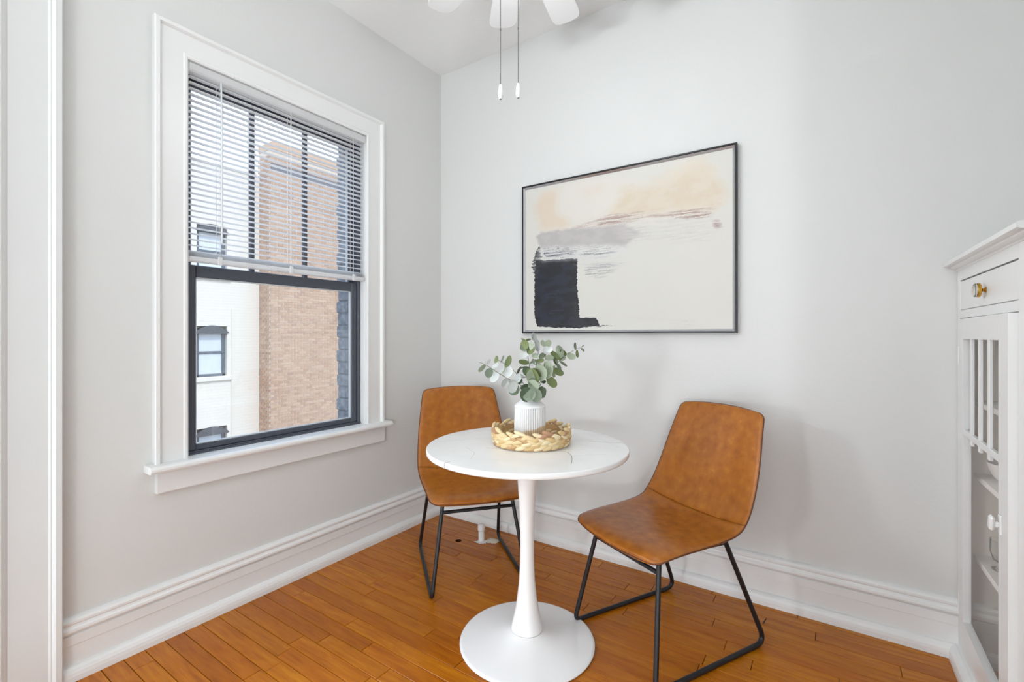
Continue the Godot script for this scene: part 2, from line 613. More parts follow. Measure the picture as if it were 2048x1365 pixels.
func build_room() -> void:
	# left wall with the window opening, and its exterior stone reveal
	var w := MB.new()
	w.bx(-0.21, 0, 0, H, -0.15, WZ0)
	w.bx(-0.21, 0, 0, H, WZ1, 2.12)
	w.bx(-0.21, 0, 0, WY0, WZ0, WZ1)
	w.bx(-0.21, 0, WY1, H, WZ0, WZ1)
	var wl := obj("wall_left", w, M.wall)
	struct(wl, "pale grey painted wall holding the sash window", "wall")
	var y := WY0 + 0.004
	var k := 0
	while y < WY1 - 0.03:
		var b := MB.new()
		var jut: float = [0.006, 0.013, 0.002, 0.010][k % 4]
		b.box(Transform3D(Basis(), V(-0.168 - jut * 0.5, y + 0.033, WZ0 + 0.008)), V(0.1 + jut, 0.069, 0.02 + jut * 0.6), 0.007)
		obj("stone_block", b, M.stone, wl)
		y += 0.07
		k += 1
	struct(obj("wall_back", MB.new().bx(-0.21, 3.1, 0, H, -0.15, 0), M.wall), "pale grey painted wall behind the two chairs with the framed print", "wall")
	struct(obj("wall_right", MB.new().bx(2.9, 3.1, 0, H, 0, 1.36), M.wall), "pale grey wall behind the built-in cabinet", "wall")
	struct(obj("ceiling", MB.new().bx(-0.21, 4.45, H, H + 0.12, -0.15, 2.0).bx(-1.85, 4.45, H, H + 0.12, 2.0, 6.8), M.ceiling), "white painted ceiling over the breakfast nook", "ceiling")
	# the next room, behind the camera
	var r := MB.new()
	r.bx(-1.7, 0.0, 0, H, 2.0, 2.12)
	r.bx(2.45, 4.3, 0, H, 1.36, 1.48)
	struct(obj("wall_front", r, M.wall), "pale grey partition either side of the nook opening", "wall")
	struct(obj("wall_far_left", MB.new().bx(-1.85, -1.7, 0, H, 2.0, 6.8), M.wall), "pale grey left wall of the next room", "wall")
	struct(obj("wall_far_right", MB.new().bx(4.3, 4.45, 0, H, 1.36, 6.8), M.wall), "pale grey right wall of the next room", "wall")
	var q := MB.new()
	for s in [[-1.85, -0.9], [0.5, 1.6], [3.0, 4.45]]:
		q.bx(s[0], s[1], 0, H, 6.6, 6.8)
	for s in [[-0.9, 0.5], [1.6, 3.0]]:
		q.bx(s[0], s[1], 0, 0.8, 6.6, 6.8)
		q.bx(s[0], s[1], 2.3, H, 6.6, 6.8)
	struct(obj("wall_rear", q, M.wall), "pale grey rear wall of the next room with two windows", "wall")
	for s in [[-0.9, 0.5, "window_2"], [1.6, 3.0, "window_3"]]:
		var wn := Node3D.new()
		wn.name = s[2]
		add_child(wn)
		struct(wn, "plain white window in the next room's rear wall", "window")
		var fr := MB.new()
		for e in [[s[0], s[0] + 0.05], [s[1] - 0.05, s[1]], [(s[0] + s[1]) / 2 - 0.03, (s[0] + s[1]) / 2 + 0.03]]:
			fr.bx(e[0], e[1], 0.8, 2.3, 6.66, 6.74, 0.004)
		fr.bx(s[0], s[1], 0.8, 0.86, 6.66, 6.74, 0.004)
		fr.bx(s[0], s[1], 2.24, 2.3, 6.66, 6.74, 0.004)
		obj("window_frame", fr, M.trim, wn)
		obj("window_pane", MB.new().bx(s[0] + 0.05, s[1] - 0.05, 0.86, 2.24, 6.698, 6.702), M.glass, wn)
	# baseboards
	var base := [Vector2(0, 0.0), Vector2(0.016, 0.0), Vector2(0.016, 0.114), Vector2(0.019, 0.116), Vector2(0.019, 0.148), Vector2(0.014, 0.151), Vector2(0.022, 0.156), Vector2(0.026, 0.164), Vector2(0.025, 0.172), Vector2(0.020, 0.178), Vector2(0.018, 0.184), Vector2(0.021, 0.190), Vector2(0.021, 0.197), Vector2(0.016, 0.204), Vector2(0.008, 0.208), Vector2(0, 0.209)]
	var shoe := [Vector2(0.015, 0.0), Vector2(0.040, 0.0), Vector2(0.040, 0.018), Vector2(0.038, 0.030), Vector2(0.033, 0.040), Vector2(0.026, 0.047), Vector2(0.015, 0.050)]
	var bl := Node3D.new()
	bl.name = "baseboard_left"
	add_child(bl)
	struct(bl, "white moulded baseboard under the window wall", "baseboard")
	var A := F(V(1, 0, 0), V(0, 1, 0), V(0, 0, 0))
	var B := F(V(1, 0, 0), V(0, 1, 0), V(0, 0, 1.885))
	obj("board", MB.new().sweep(base, [A, B]), M.trim, bl)
	obj("shoe_moulding", MB.new().sweep(shoe, [A, B]), M.trim, bl)
	var bb := Node3D.new()
	bb.name = "baseboard_back"
	add_child(bb)
	struct(bb, "white moulded baseboard along the wall behind the chairs", "baseboard")
	A = F(V(0, 0, 1), V(0, 1, 0), V(0, 0, 0))
	B = F(V(0, 0, 1), V(0, 1, 0), V(2.536, 0, 0))
	obj("board", MB.new().sweep(base, [A, B]), M.trim, bb)
	obj("shoe_moulding", MB.new().sweep(shoe, [A, B]), M.trim, bb)
	# door casing close by on the left wall
	var prof := [Vector2(0, 0), Vector2(0.046, 0), Vector2(0.050, 0.003), Vector2(0.050, 0.018), Vector2(0.046, 0.023), Vector2(0.042, 0.026), Vector2(0.042, 0.029), Vector2(0.038, 0.034), Vector2(0.036, 0.095), Vector2(0.036, 0.125), Vector2(0.040, 0.130), Vector2(0.046, 0.140), Vector2(0.048, 0.152), Vector2(0.048, 0.225), Vector2(0, 0.225)]
	var t1 := MB.new()
	var up := V(0, 0, 1)
	t1.sweep(prof, [F(V(1, 0, 0), up, V(0, 0, 1.878)), F(V(1, 0, 0), up, V(0, 2.6, 1.878))])
	struct(obj("trim_1", t1, M.casing), "white moulded door casing close by at the left edge", "trim")

func build_floor() -> void:
	var fl := Node3D.new()
	fl.name = "floor"
	add_child(fl)
	struct(fl, "honey-coloured narrow strip hardwood floor with dark joints", "floor")
	obj("subfloor", MB.new().bx(-1.9, 4.4, -0.14, -0.010, -0.15, 6.8), M.gap, fl)
	var wd := 0.0635
	var row := 0
	var z := 0.0
	while z < 2.12:
		var x := -0.02 - rng.randf() * 0.4
		var z1 := minf(z + wd, 2.125)
		while x < 2.9:
			var L := rng.randf_range(0.32, 1.05)
			var x1 := x + L
			if x1 > 2.75:
				x1 = 2.95
			var xa := maxf(x, -0.001)
			if x1 > xa + 0.02:
				var b := MB.new()
				b.uvm = Vector4(0.55, 5.5, rng.randf() * 7.0, rng.randf() * 7.0)
				var lift := rng.randf_range(-0.0008, 0.0)
				b.box(Transform3D(Basis(), Vector3.ZERO), V(x1 - xa - 0.0020, 0.012, z1 - z - 0.0022), 0.0008)
				var p := obj("floorboard", b, M.wood[rng.randi() % 8], fl)
				p.position = V((xa + x1) / 2, -0.006 + lift, (z + z1) / 2)
			x = x1
		z = z1
		row += 1
	# the next room's boards, out of the picture
	var far := MB.new()
	far.uvm = Vector4(0.55, 5.5, 0.3, 0.2)
	for s in 18:
		var z0 := 2.125 + s * 0.25
		far.bx(-1.7, 4.3, -0.012, -0.0003, z0, z0 + 0.248, 0.001)
	obj("floor_beyond", far, M.tile, fl)
	var hole := MB.new().lathe([Vector2(0, 0.0002), Vector2(0.016, 0.0002), Vector2(0.018, 0.0006), Vector2(0.014, 0.0011), Vector2(0, 0.0009)], 16, Transform3D(Basis(), V(0.396, 0, 0.285)))
	obj("dark_plug", hole, M.dark, fl)
	var nail := MB.new().tube([V(1.925, 0.001, 0.185), V(1.929, 0.004, 0.17), V(1.934, 0.013, 0.162)], 0.0016, 6)
	obj("bent_nail", nail, M.black, fl)

# four or three mitred sides round an opening: profile (outward, towards the room)
func mitred(prof: Array, c0: Vector3, d0: Vector3, c1: Vector3, d1: Vector3, nrm: Vector3) -> MB:
	return MB.new().sweep(prof, [Transform3D(Basis(d0, nrm, V(0, 0, 0)), c0), Transform3D(Basis(d1, nrm, V(0, 0, 0)), c1)])

func build_window() -> void:
	var w := Node3D.new()
	w.name = "window_1"
	add_child(w)
	struct(w, "white cased double-hung window with dark grey sashes", "window")
	# casing
	var prof := [Vector2(0, 0), Vector2(0, 0.020), Vector2(0.006, 0.024), Vector2(0.014, 0.024), Vector2(0.018, 0.020), Vector2(0.092, 0.020), Vector2(0.096, 0.026), Vector2(0.100, 0.032), Vector2(0.113, 0.032), Vector2(0.116, 0.028), Vector2(0.116, 0)]
	var n := V(1, 0, 0)
	var yt := 2.279
	var zl := 1.500
	var zr := 0.622
	obj("side_casing", mitred(prof, V(0, 0.678, zl), V(0, 0, 1), V(0, yt, zl), V(0, 1, 1), n), M.trim, w)
	obj("side_casing", mitred(prof, V(0, yt, zr), V(0, 1, -1), V(0, 0.678, zr), V(0, 0, -1), n), M.trim, w)
	obj("head_casing", mitred(prof, V(0, yt, zl), V(0, 1, 1), V(0, yt, zr), V(0, 1, -1), n), M.trim, w)
	# stool and apron
	var st := [Vector2(-0.05, 0.650), Vector2(0.060, 0.650), Vector2(0.068, 0.653), Vector2(0.072, 0.660), Vector2(0.072, 0.668), Vector2(0.068, 0.675), Vector2(0.060, 0.678), Vector2(-0.05, 0.678)]
	var sb := MB.new()
	sb.bx(-0.21, 0.0, 0.650, 0.678, WZ0 + 0.001, WZ1 - 0.001)
	sb.sweep(st.map(func(p): return Vector2(maxf(p.x, 0.0), p.y)), [F(V(1, 0, 0), V(0, 1, 0), V(0, 0, 0.478)), F(V(1, 0, 0), V(0, 1, 0), V(0, 0, 1.642))])
	obj("window_sill", sb, M.trim, w)
	var ap := [Vector2(0, 0.562), Vector2(0.022, 0.562), Vector2(0.025, 0.566), Vector2(0.025, 0.640), Vector2(0.032, 0.650), Vector2(0, 0.650)]
	obj("apron", MB.new().sweep(ap, [F(V(1, 0, 0), V(0, 1, 0), V(0, 0, 0.500)), F(V(1, 0, 0), V(0, 1, 0), V(0, 0, 1.606))]), M.trim, w)
	# white jamb liner inside the opening
	var j := MB.new()
	j.bx(-0.032, 0.0, 0.678, WY1, WZ0, WZ0 + 0.004)
	j.bx(-0.032, 0.0, 0.678, WY1, WZ1 - 0.004, WZ1)
	j.bx(-0.032, 0.0, WY1 - 0.008, WY1, WZ0, WZ1)
	obj("jamb_liner", j, M.trim, w)
	# dark frame with stepped jambs
	var f := MB.new()
	f.bx(-0.11, -0.032, 0.678, WY1, WZ0, WZ0 + 0.022, 0.002)
	f.bx(-0.11, -0.032, 0.678, WY1, WZ1 - 0.022, WZ1, 0.002)
	f.bx(-0.11, -0.032, WY1 - 0.03, WY1, WZ0, WZ1, 0.002)
	f.bx(-0.11, -0.030, 0.678, 0.690, WZ0, WZ1, 0.002)
	obj("frame", f, M.sash, w)
	# lower sash
	sash(w, "lower_sash", -0.072, -0.042, 0.690, 1.462, WZ0 + 0.022, WZ1 - 0.022, 0.034, 0.024, 0.048)
	# upper sash and its two upright bars
	var us := sash(w, "upper_sash", -0.106, -0.076, 1.425, 2.255, WZ0 + 0.016, WZ1 - 0.016, 0.034, 0.04, 0.04)
	for z in [1.195, 0.927]:
		var m := obj("muntin", MB.new().bx(-0.102, -0.078, 1.46, 2.22, z - 0.0095, z + 0.0095, 0.003), M.sash, us)
		m.set_meta("label", "dark upright glazing bar")
	# ragged dark caulk line along the sill
	var ck := []
	for k in 40:
		var z := lerpf(WZ1 - 0.01, WZ0 + 0.01, k / 39.0)
		ck.append(V(-0.026 + rng.randf_range(-0.002, 0.004), 0.680, z))
	obj("caulk_line", MB.new().tube(ck, 0.005, 6), M.sash, w)

func sash(w: Node, called: String, x0: float, x1: float, y0: float, y1: float, z0: float, z1: float, stile: float, bottom: float, top: float) -> Node:
	var s := MB.new()
	s.bx(x0, x1, y0, y1, z0, z0 + stile, 0.003)
	s.bx(x0, x1, y0, y1, z1 - stile, z1, 0.003)
	s.bx(x0, x1, y0, y0 + bottom, z0 + stile, z1 - stile, 0.003)
	s.bx(x0, x1, y1 - top, y1, z0 + stile, z1 - stile, 0.003)
	var o := obj(called, s, M.sash, w)
	var xm := (x0 + x1) / 2
	var g := MB.new()
	var a := z0 + stile
	var b := z1 - stile
	var c := y0 + bottom
	var d := y1 - top
	g.bx(xm - 0.008, xm + 0.008, c, d, a, a + 0.004)
	g.bx(xm - 0.008, xm + 0.008, c, d, b - 0.004, b)
	g.bx(xm - 0.008, xm + 0.008, c, c + 0.004, a, b)
	g.bx(xm - 0.008, xm + 0.008, d - 0.005, d, a, b)
	obj("glazing_bead", g, M.bead, o)
	obj("window_pane", MB.new().bx(xm - 0.002, xm + 0.002, c + 0.003, d - 0.003, a + 0.003, b - 0.003), M.glass, o)
	return o

func build_blind() -> void:
	var z0 := 0.632
	var z1 := 1.490
	var xc := -0.004
	var t := thing("window_blind", "white horizontal mini blind pulled down over the upper window half", "blind")
	var hr := MB.new()
	hr.sweep([Vector2(-0.018, 0), Vector2(0.016, 0), Vector2(0.021, 0.006), Vector2(0.021, 0.030), Vector2(0.016, 0.036), Vector2(-0.018, 0.036)], [F(V(1, 0, 0), V(0, 1, 0), V(xc, 2.239, z0 - 0.004)), F(V(1, 0, 0), V(0, 1, 0), V(xc, 2.239, z1 + 0.004))])
	obj("headrail", hr, M.slat, t)
	# one slat, slightly crowned, outer edge lower
	var s := MB.new()
	var rows := []
	for e in [z0, z1]:
		var row := []
		for k in 7:
			var a := -1.0 + k / 3.0
			row.append(V(a * 0.0125, 0.0018 * (1.0 - a * a), e))
		rows.append(row)
	s.grid(rows)
	var sm := s.mesh()
	var pitch := 0.0236
	var y := 2.222
	while y > 1.525:
		var o := obj("slat", sm, M.slat, t)
		o.position = V(xc, y, 0)
		o.rotation.z = deg_to_rad(4.0)
		y -= pitch
	for k in 7:
		var o := obj("slat", sm, M.slat, t)
		o.position = V(xc, 1.494 + k * 0.0034, 0)
		o.rotation.z = deg_to_rad(1.0)
	var br := MB.new()
	br.bx(xc - 0.014, xc + 0.016, 1.470, 1.492, z0 - 0.004, z1 + 0.003, 0.005)
	obj("bottom_rail", br, M.slat, t)
	for z in [1.38, 1.062, 0.705]:
		for dx in [-0.0125, 0.0135]:
			obj("ladder_cord", MB.new().tube([V(xc + dx, 2.24, z), V(xc + dx, 1.49, z)], 0.0009, 6), M.slat, t)
		obj("lift_cord", MB.new().tube([V(xc, 2.24, z - 0.012), V(xc, 1.48, z - 0.012)], 0.0009, 6), M.slat, t)
		obj("cord_clip", MB.new().bx(xc + 0.012, xc + 0.019, 1.466, 1.500, z - 0.012, z + 0.006, 0.002), M.slat, t)
	var wd := MB.new().tube([V(xc + 0.026, 2.235, 1.378), V(xc + 0.028, 2.0, 1.376), V(xc + 0.024, 1.56, 1.374)], 0.0036, 6)
	var wo := obj("tilt_wand", wd, M.plastic_clear, t)
	wo.set_meta("label", "clear plastic tilt wand hanging in front of the slats")

func build_court() -> void:
	# brick house across the court
	var b := thing("brick_building", "tan brick building across the court seen through the right of the window", "building", V(-11.0, -6.3, -4.9))
	obj("wall", MB.new().bx(-6, -0.012, 0, 11.9, -7.0, -0.012).bx(-0.62, -0.012, 11.9, 12.75, -7.0, -0.012), M.mortar, b)
	var m := MB.new()
	var pitch_y := 0.076
	var row := 0
	var y := 0.0
	var cols := [Color(0.54, 0.34, 0.22), Color(0.50, 0.31, 0.20), Color(0.58, 0.38, 0.25), Color(0.47, 0.29, 0.20), Color(0.55, 0.36, 0.25), Color(0.62, 0.42, 0.29)]
	while y < 12.6:
		var z := 0.0 if row % 2 == 0 else -0.1
		if row % 2:
			brick_face(m, y, 0.0, -0.09, cols)
		while z > -5.2:
			brick_face(m, y, z, z - 0.19, cols)
			z -= 0.2
		for k in 3:
			var xa := -0.2 * k - (0.0 if row % 2 else 0.1)
			m.c = cols[rng.randi() % cols.size()]
			m.bx(xa - 0.19, xa - 0.012, y + 0.006, y + 0.070, -0.012, 0.0)
		y += pitch_y
		row += 1
	var bc := obj("brick_courses", m, M.brick, b)
	bc.set_meta("kind", "stuff")
	var cp := MB.new()
	cp.bx(-0.68, 0.05, 12.75, 12.98, -7.05, 0.0, 0.02)
	obj("coping", cp, M.coping, b)
	obj("belt_course", MB.new().bx(-0.02, 0.03, 12.18, 12.38, -7.0, -0.001, 0.01), M.belt, b)
	# cream painted house beside it, with arched windows
	var c := thing("cream_building", "cream painted brick building with arched windows across the court", "building", V(-11.6, -6.3, -4.895))
	var wall := MB.new()
	# local z: 0 at the joint with the brick house, growing towards the viewer's left
	var zc := 1.255
	var hw := 0.375
	wall.bx(-4, 0, 0, 12.05, 0.0, zc - hw)
	wall.bx(-4, 0, 0, 12.05, zc + hw, 10.0)
	wall.bx(-4, -0.22, 0, 12.05, zc - hw, zc + hw)
	var sills := [6.3 + 0.06 - 5.44, 6.3 + 0.06 - 2.72, 6.3 + 0.06, 6.3 + 0.06 + 2.72]
	var low := 0.0
	for k in sills.size():
		wall.bx(-0.22, 0, low, sills[k], zc - hw, zc + hw)
		low = sills[k] + 1.36
	wall.bx(-0.22, 0, low, 12.05, zc - hw, zc + hw)
	obj("wall", wall, M.cream, c)
	obj("coping", MB.new().bx(-4.05, 0.04, 12.05, 12.17, 0.06, 10.05, 0.02), M.cream, c)
	for k in sills.size():
		var y0: float = sills[k]
		var wn := MB.new()
		wn.bx(-0.16, -0.10, y0, y0 + 1.2, zc - hw, zc - hw + 0.09, 0.01)
		wn.bx(-0.16, -0.10, y0, y0 + 1.2, zc + hw - 0.09, zc + hw, 0.01)
		wn.bx(-0.16, -0.10, y0, y0 + 0.07, zc - hw, zc + hw, 0.01)
		wn.bx(-0.16, -0.09, y0 + 0.62, y0 + 0.68, zc - hw, zc + hw, 0.01)
		var wo := obj("window_frame", wn, M.far_frame, c)
		obj("window_pane", MB.new().bx(-0.14, -0.13, y0 + 0.07, y0 + 0.62, zc - hw + 0.09, zc + hw - 0.09), M.far_pane, wo)
		obj("window_pane", MB.new().bx(-0.14, -0.13, y0 + 0.68, y0 + 1.22, zc - hw + 0.09, zc + hw - 0.09), M.far_pane, wo)
		var arch := [Vector2(-0.42, 1.17), Vector2(-0.36, 1.15), Vector2(0.36, 1.15), Vector2(0.42, 1.17)]
		for i in 13:
			var a := lerpf(0.42, -0.42, i / 12.0)
			arch.append(Vector2(a, 1.19 + 0.19 * (1.0 - (a / 0.42) * (a / 0.42))))
		obj("arch_panel", MB.new().sweep(arch, [F(V(0, 0, 1), V(0, 1, 0), V(0.02, y0, zc)), F(V(0, 0, 1), V(0, 1, 0), V(-0.2, y0, zc))]), M.arch, c)
		obj("window_sill", MB.new().bx(-0.15, 0.06, y0 - 0.12, y0, zc - hw - 0.1, zc + hw + 0.1, 0.01), M.cream, c)
	obj("conduit", MB.new().tube([V(0.015, 1.0, 0.77), V(0.015, 8.2, 0.77)], 0.012, 8), M.cream, c)
	struct(obj("ground", MB.new().bx(-40, 20, -6.5, -6.3, -40, 40), M.ground), "grey paved court far below the window", "ground")

func brick_face(m: MB, y: float, za: float, zb: float, cols: Array) -> void:
	m.c = cols[rng.randi() % cols.size()]
	m.c = m.c.lerp(Color(0.53, 0.36, 0.24), rng.randf() * 0.4)
	var h := rng.randf_range(-0.003, 0.0)
	var x := h
	var a := V(x, y + 0.006, za - 0.005)
	var b := V(x, y + 0.006, zb + 0.005)
	var c := V(x, y + 0.070, zb + 0.005)
	var d := V(x, y + 0.070, za - 0.005)
	var k := V(-0.014, 0, 0)
	m.face([a, b, c, d])
	m.face([a + k, b + k, b, a])
	m.face([d, c, c + k, d + k])
	m.face([a + k, a, d, d + k])
	m.face([b, b + k, c + k, c])

func build_cabinet() -> void:
	# local: +z runs along the front towards the viewer, +x goes into the cabinet
	var t := thing("built_in_cabinet", "white painted built-in cabinet with lattice glass door at the right", "cabinet", V(2.535, 0, 0), 0.0152)
	var ff := MB.new()
	ff.bx(0, 0.022, 0.0, 1.404, 0.004, 0.043, 0.001)
	ff.bx(0, 0.022, 0.0, 1.404, 0.637, 0.74, 0.001)
	ff.bx(0, 0.022, 1.366, 1.404, 0.043, 0.637)
	ff.bx(0, 0.022, 1.231, 1.259, 0.043, 0.637)
	ff.bx(0, 0.022, 0.0, 0.10, 0.043, 0.637)
	obj("face_frame", ff, M.trim, t)
	var bd := MB.new()
	bd.bx(0.022, 0.36, 0, 1.404, 0.72, 0.74)
	bd.bx(0.022, 0.36, 1.386, 1.404, 0.004, 0.72)
	bd.bx(0.03, 0.36, 1.235, 1.250, 0.004, 0.72)
	obj("body", bd, M.trim, t)
	obj("side_panel", MB.new().bx(0.022, 0.36, 0.0, 1.386, 0.0035, 0.0055), M.taupe, t)
	obj("back_panel", MB.new().bx(0.352, 0.36, 0.0, 1.386, 0.0055, 0.72), M.taupe, t)
	var ib := [Vector2(0.005, 0.0), Vector2(0.036, 0.0), Vector2(0.036, 0.025), Vector2(0.030, 0.042), Vector2(0.018, 0.050), Vector2(0.017, 0.114), Vector2(0.020, 0.116), Vector2(0.020, 0.148), Vector2(0.015, 0.151), Vector2(0.024, 0.157), Vector2(0.026, 0.170), Vector2(0.020, 0.181), Vector2(0.022, 0.195), Vector2(0.016, 0.204), Vector2(0.005, 0.209)]
	obj("inner_baseboard", MB.new().sweep(ib, [F(V(0, 0, 1), V(0, 1, 0), V(0.023, 0, 0)), F(V(0, 0, 1), V(0, 1, 0), V(0.352, 0, 0))]), M.cabinet_inside, t)
	for y in [0.668, 0.376, 0.928]:
		obj("shelf", MB.new().bx(0.044, 0.355, y - 0.009, y + 0.009, 0.004, 0.72, 0.002), M.cabinet_inside, t)
	# crown
	var cr := [Vector2(0.02, 1.404), Vector2(-0.002, 1.404), Vector2(-0.004, 1.408), Vector2(-0.012, 1.410), Vector2(-0.018, 1.414), Vector2(-0.020, 1.418), Vector2(-0.030, 1.419), Vector2(-0.037, 1.422), Vector2(-0.038, 1.434), Vector2(-0.034, 1.437), Vector2(0.36, 1.437), Vector2(0.36, 1.404)]
	obj("crown", MB.new().sweep(cr, [F(V(1, 0, 0), V(0, 1, 0), V(0, 0, 0.002)), F(V(1, 0, 0), V(0, 1, 0), V(0, 0, 0.775))]), M.trim, t)
	# drawer
	var dr := obj("drawer", MB.new().bx(0.001, 0.020, 1.261, 1.362, 0.0455, 0.6345, 0.0015), M.trim, t)
	dr.set_meta("label", "plain flush drawer front")
	var kx := Transform3D(Basis(V(0, 0, 1), V(-1, 0, 0), V(0, -1, 0)), V(0.001, 1.308, 0.352))
	var kb := MB.new().lathe([Vector2(0, 0), Vector2(0.009, 0), Vector2(0.009, 0.002), Vector2(0.005, 0.004), Vector2(0.0048, 0.010), Vector2(0.019, 0.012), Vector2(0.0215, 0.0135), Vector2(0.0215, 0.020), Vector2(0.020, 0.021), Vector2(0, 0.021)], 16, kx)
	var kn := obj("knob", kb, M.brass, dr)
	kn.set_meta("label", "brass knob with a clear glass face")
	obj("knob_glass", MB.new().lathe([Vector2(0, 0.0212), Vector2(0.0205, 0.0212), Vector2(0.0215, 0.0225), Vector2(0.0205, 0.026), Vector2(0.016, 0.0285), Vector2(0, 0.0285)], 10, kx), M.crystal, dr)
	# door, a little ajar
	var d := MB.new()
	var x0 := -0.004
	var x1 := 0.018
	var dw := 0.592
	d.bx(x0, x1, 0.103, 1.228, 0.0015, 0.069, 0.001)
	d.bx(x0, x1, 0.103, 1.228, 0.502, dw, 0.001)
	d.bx(x0, x1, 1.157, 1.228, 0.069, 0.502)
	d.bx(x0, x1, 0.103, 0.178, 0.069, 0.502)
	var door := obj("door", d, M.trim, t)
	door.position = V(0, 0, 0.043)
	door.rotation.y = -0.0232
	door.set_meta("label", "lattice-topped glass door standing slightly ajar")
	for z in [0.177, 0.285, 0.394]:
		obj("muntin", MB.new().bx(x0 + 0.001, x0 + 0.010, 0.808, 1.158, z - 0.011, z + 0.011, 0.0015), M.trim, door)
	obj("muntin", MB.new().bx(x0, x0 + 0.012, 0.826, 0.846, 0.068, 0.503, 0.0015), M.trim, door)
	obj("door_pane", MB.new().bx(0.009, 0.012, 0.177, 1.158, 0.068, 0.503), M.door_glass, door)
	var la := MB.new()
	la.bx(x0 - 0.005, x0 + 0.001, 0.640, 0.692, 0.520, 0.540, 0.002)
	la.bx(x0 - 0.015, x0 - 0.004, 0.658, 0.674, 0.522, 0.538, 0.003)
	la.box(Transform3D(Basis(Vector3.RIGHT, 0.2), V(x0 - 0.019, 0.668, 0.530)), V(0.011, 0.040, 0.024), 0.005)
	var lo := obj("latch", la, M.trim, door)
	lo.set_meta("label", "white painted turn latch")
	for y in [1.10, 0.22]:
		var hg := MB.new()
		hg.tube([V(x0 + 0.001, y - 0.03, 0.001), V(x0 + 0.001, y + 0.03, 0.001)], 0.003, 8)
		obj("hinge", hg, M.trim, door)
	# screw heads in the frame
	for p in [[1.128, 0.020], [1.105, 0.022], [0.215, 0.016], [0.165, 0.016]]:
		obj("screw", MB.new().ball(Transform3D(Basis().scaled(V(0.0015, 0.003, 0.003)), V(0, p[0], p[1])), 8, 6), M.nickel, t)
	var sh := [Vector2(0.001, 0.0), Vector2(-0.030, 0.0), Vector2(-0.030, 0.018), Vector2(-0.027, 0.032), Vector2(-0.020, 0.044), Vector2(-0.010, 0.049), Vector2(0.001, 0.050)]
	obj("shoe_moulding", MB.new().sweep(sh, [F(V(1, 0, 0), V(0, 1, 0), V(0, 0, 0.004)), F(V(1, 0, 0), V(0, 1, 0), V(0, 0, 0.74))]), M.trim, t)
	# on its shelves
	var bo := thing("bowl", "white ribbed bowl on the upper shelf behind the cabinet glass", "bowl", V(2.650, 0.6772, 0.13))
	obj("bowl_body", MB.new().lathe([Vector2(0, 0), Vector2(0.030, 0), Vector2(0.034, 0.006), Vector2(0.048, 0.022), Vector2(0.058, 0.045), Vector2(0.062, 0.066), Vector2(0.059, 0.067), Vector2(0.054, 0.045), Vector2(0.044, 0.024), Vector2(0.0, 0.010)], 72, Transform3D(), 18, 0.004, 0.01, 0.06), mat(rgb(236, 228, 222), 0.35), bo)
	var gl := thing("drinking_glass", "clear footed glass on the lower shelf behind the cabinet glass", "glass", V(2.630, 0.3853, 0.12))
	obj("glass_body", MB.new().lathe([Vector2(0, 0), Vector2(0.030, 0), Vector2(0.030, 0.003), Vector2(0.008, 0.010), Vector2(0.007, 0.018), Vector2(0.026, 0.030), Vector2(0.034, 0.06), Vector2(0.033, 0.10), Vector2(0.0315, 0.10), Vector2(0.0325, 0.06), Vector2(0.024, 0.032), Vector2(0.0, 0.026)], 40), M.crystal, gl)

func art_image() -> ImageTexture:
	var W := 860
	var Hh := 644
	var im := Image.create(W, Hh, false, Image.FORMAT_RGB8)
	im.fill(rgb(238, 236, 231))
	var f := FastNoiseLite.new()
	f.seed = 77
	f.frequency = 1.0
	f.fractal_octaves = 4
	var L := art_layers()
	for l in L:
		var poly := PackedVector2Array(l[0])
		var r := Rect2(poly[0], Vector2.ZERO)
		for p in poly:
			r = r.expand(p)
		r = r.grow(0.03)
		var c: Color = l[1]
		var alpha: float = l[2]
		var streak: float = l[3]
		var rag: float = l[4]
		var c2: Color = l[5] if l.size() > 5 else c
		var dark := c.get_luminance() < 0.3
		var soft := 0.0 if dark else (0.022 if c.get_luminance() > 0.82 else 0.008)
		if not dark:
			rag *= 0.6
		for py in range(maxi(0, int(r.position.y * Hh)), mini(Hh, int(r.end.y * Hh) + 1)):
			for px in range(maxi(0, int(r.position.x * W)), mini(W, int(r.end.x * W) + 1)):
				var p := Vector2((px + 0.5) / W, (py + 0.5) / Hh)
				var q := p + Vector2(f.get_noise_2d(p.x * 14.0, p.y * 60.0), f.get_noise_2d(p.x * 26.0 + 50.0, p.y * 20.0)) * rag
				var a := alpha
				if soft > 0.0:
					var hits := 0
					for o in OFFS:
						if Geometry2D.is_point_in_polygon(q + o * soft, poly):
							hits += 1
					if hits == 0:
						continue
					a *= hits / 8.0
				elif not Geometry2D.is_point_in_polygon(q, poly):
					continue
				if streak > 0.0:
					var s := 0.6 * f.get_noise_2d(p.x * 4.0 + 9.0, p.y * 60.0) + 0.6 * f.get_noise_2d(p.x * 9.0 + 31.0, p.y * 230.0) + 0.3 * f.get_noise_2d(p.x * 60.0, p.y * 240.0)
					a *= clampf(0.5 + (s + 0.42 - streak) * 2.6, 0.0, 1.0)
				var k := f.get_noise_2d(p.x * 9.0 + 3.0, p.y * 11.0)
				var cc := c.lerp(c2, clampf(0.5 + k * 2.2, 0.0, 1.0))
				im.set_pixel(px, py, im.get_pixel(px, py).lerp(cc, a))
	return ImageTexture.create_from_image(im)

const OFFS := [Vector2(1, 0), Vector2(-1, 0), Vector2(0, 1), Vector2(0, -1), Vector2(0.6, 0.6), Vector2(-0.6, 0.6), Vector2(0.6, -0.6), Vector2(-0.6, -0.6)]

func P2(a: Array) -> Array:
	var o := []
	for i in range(0, a.size(), 2):
		o.append(Vector2(a[i], a[i + 1]))
	return o

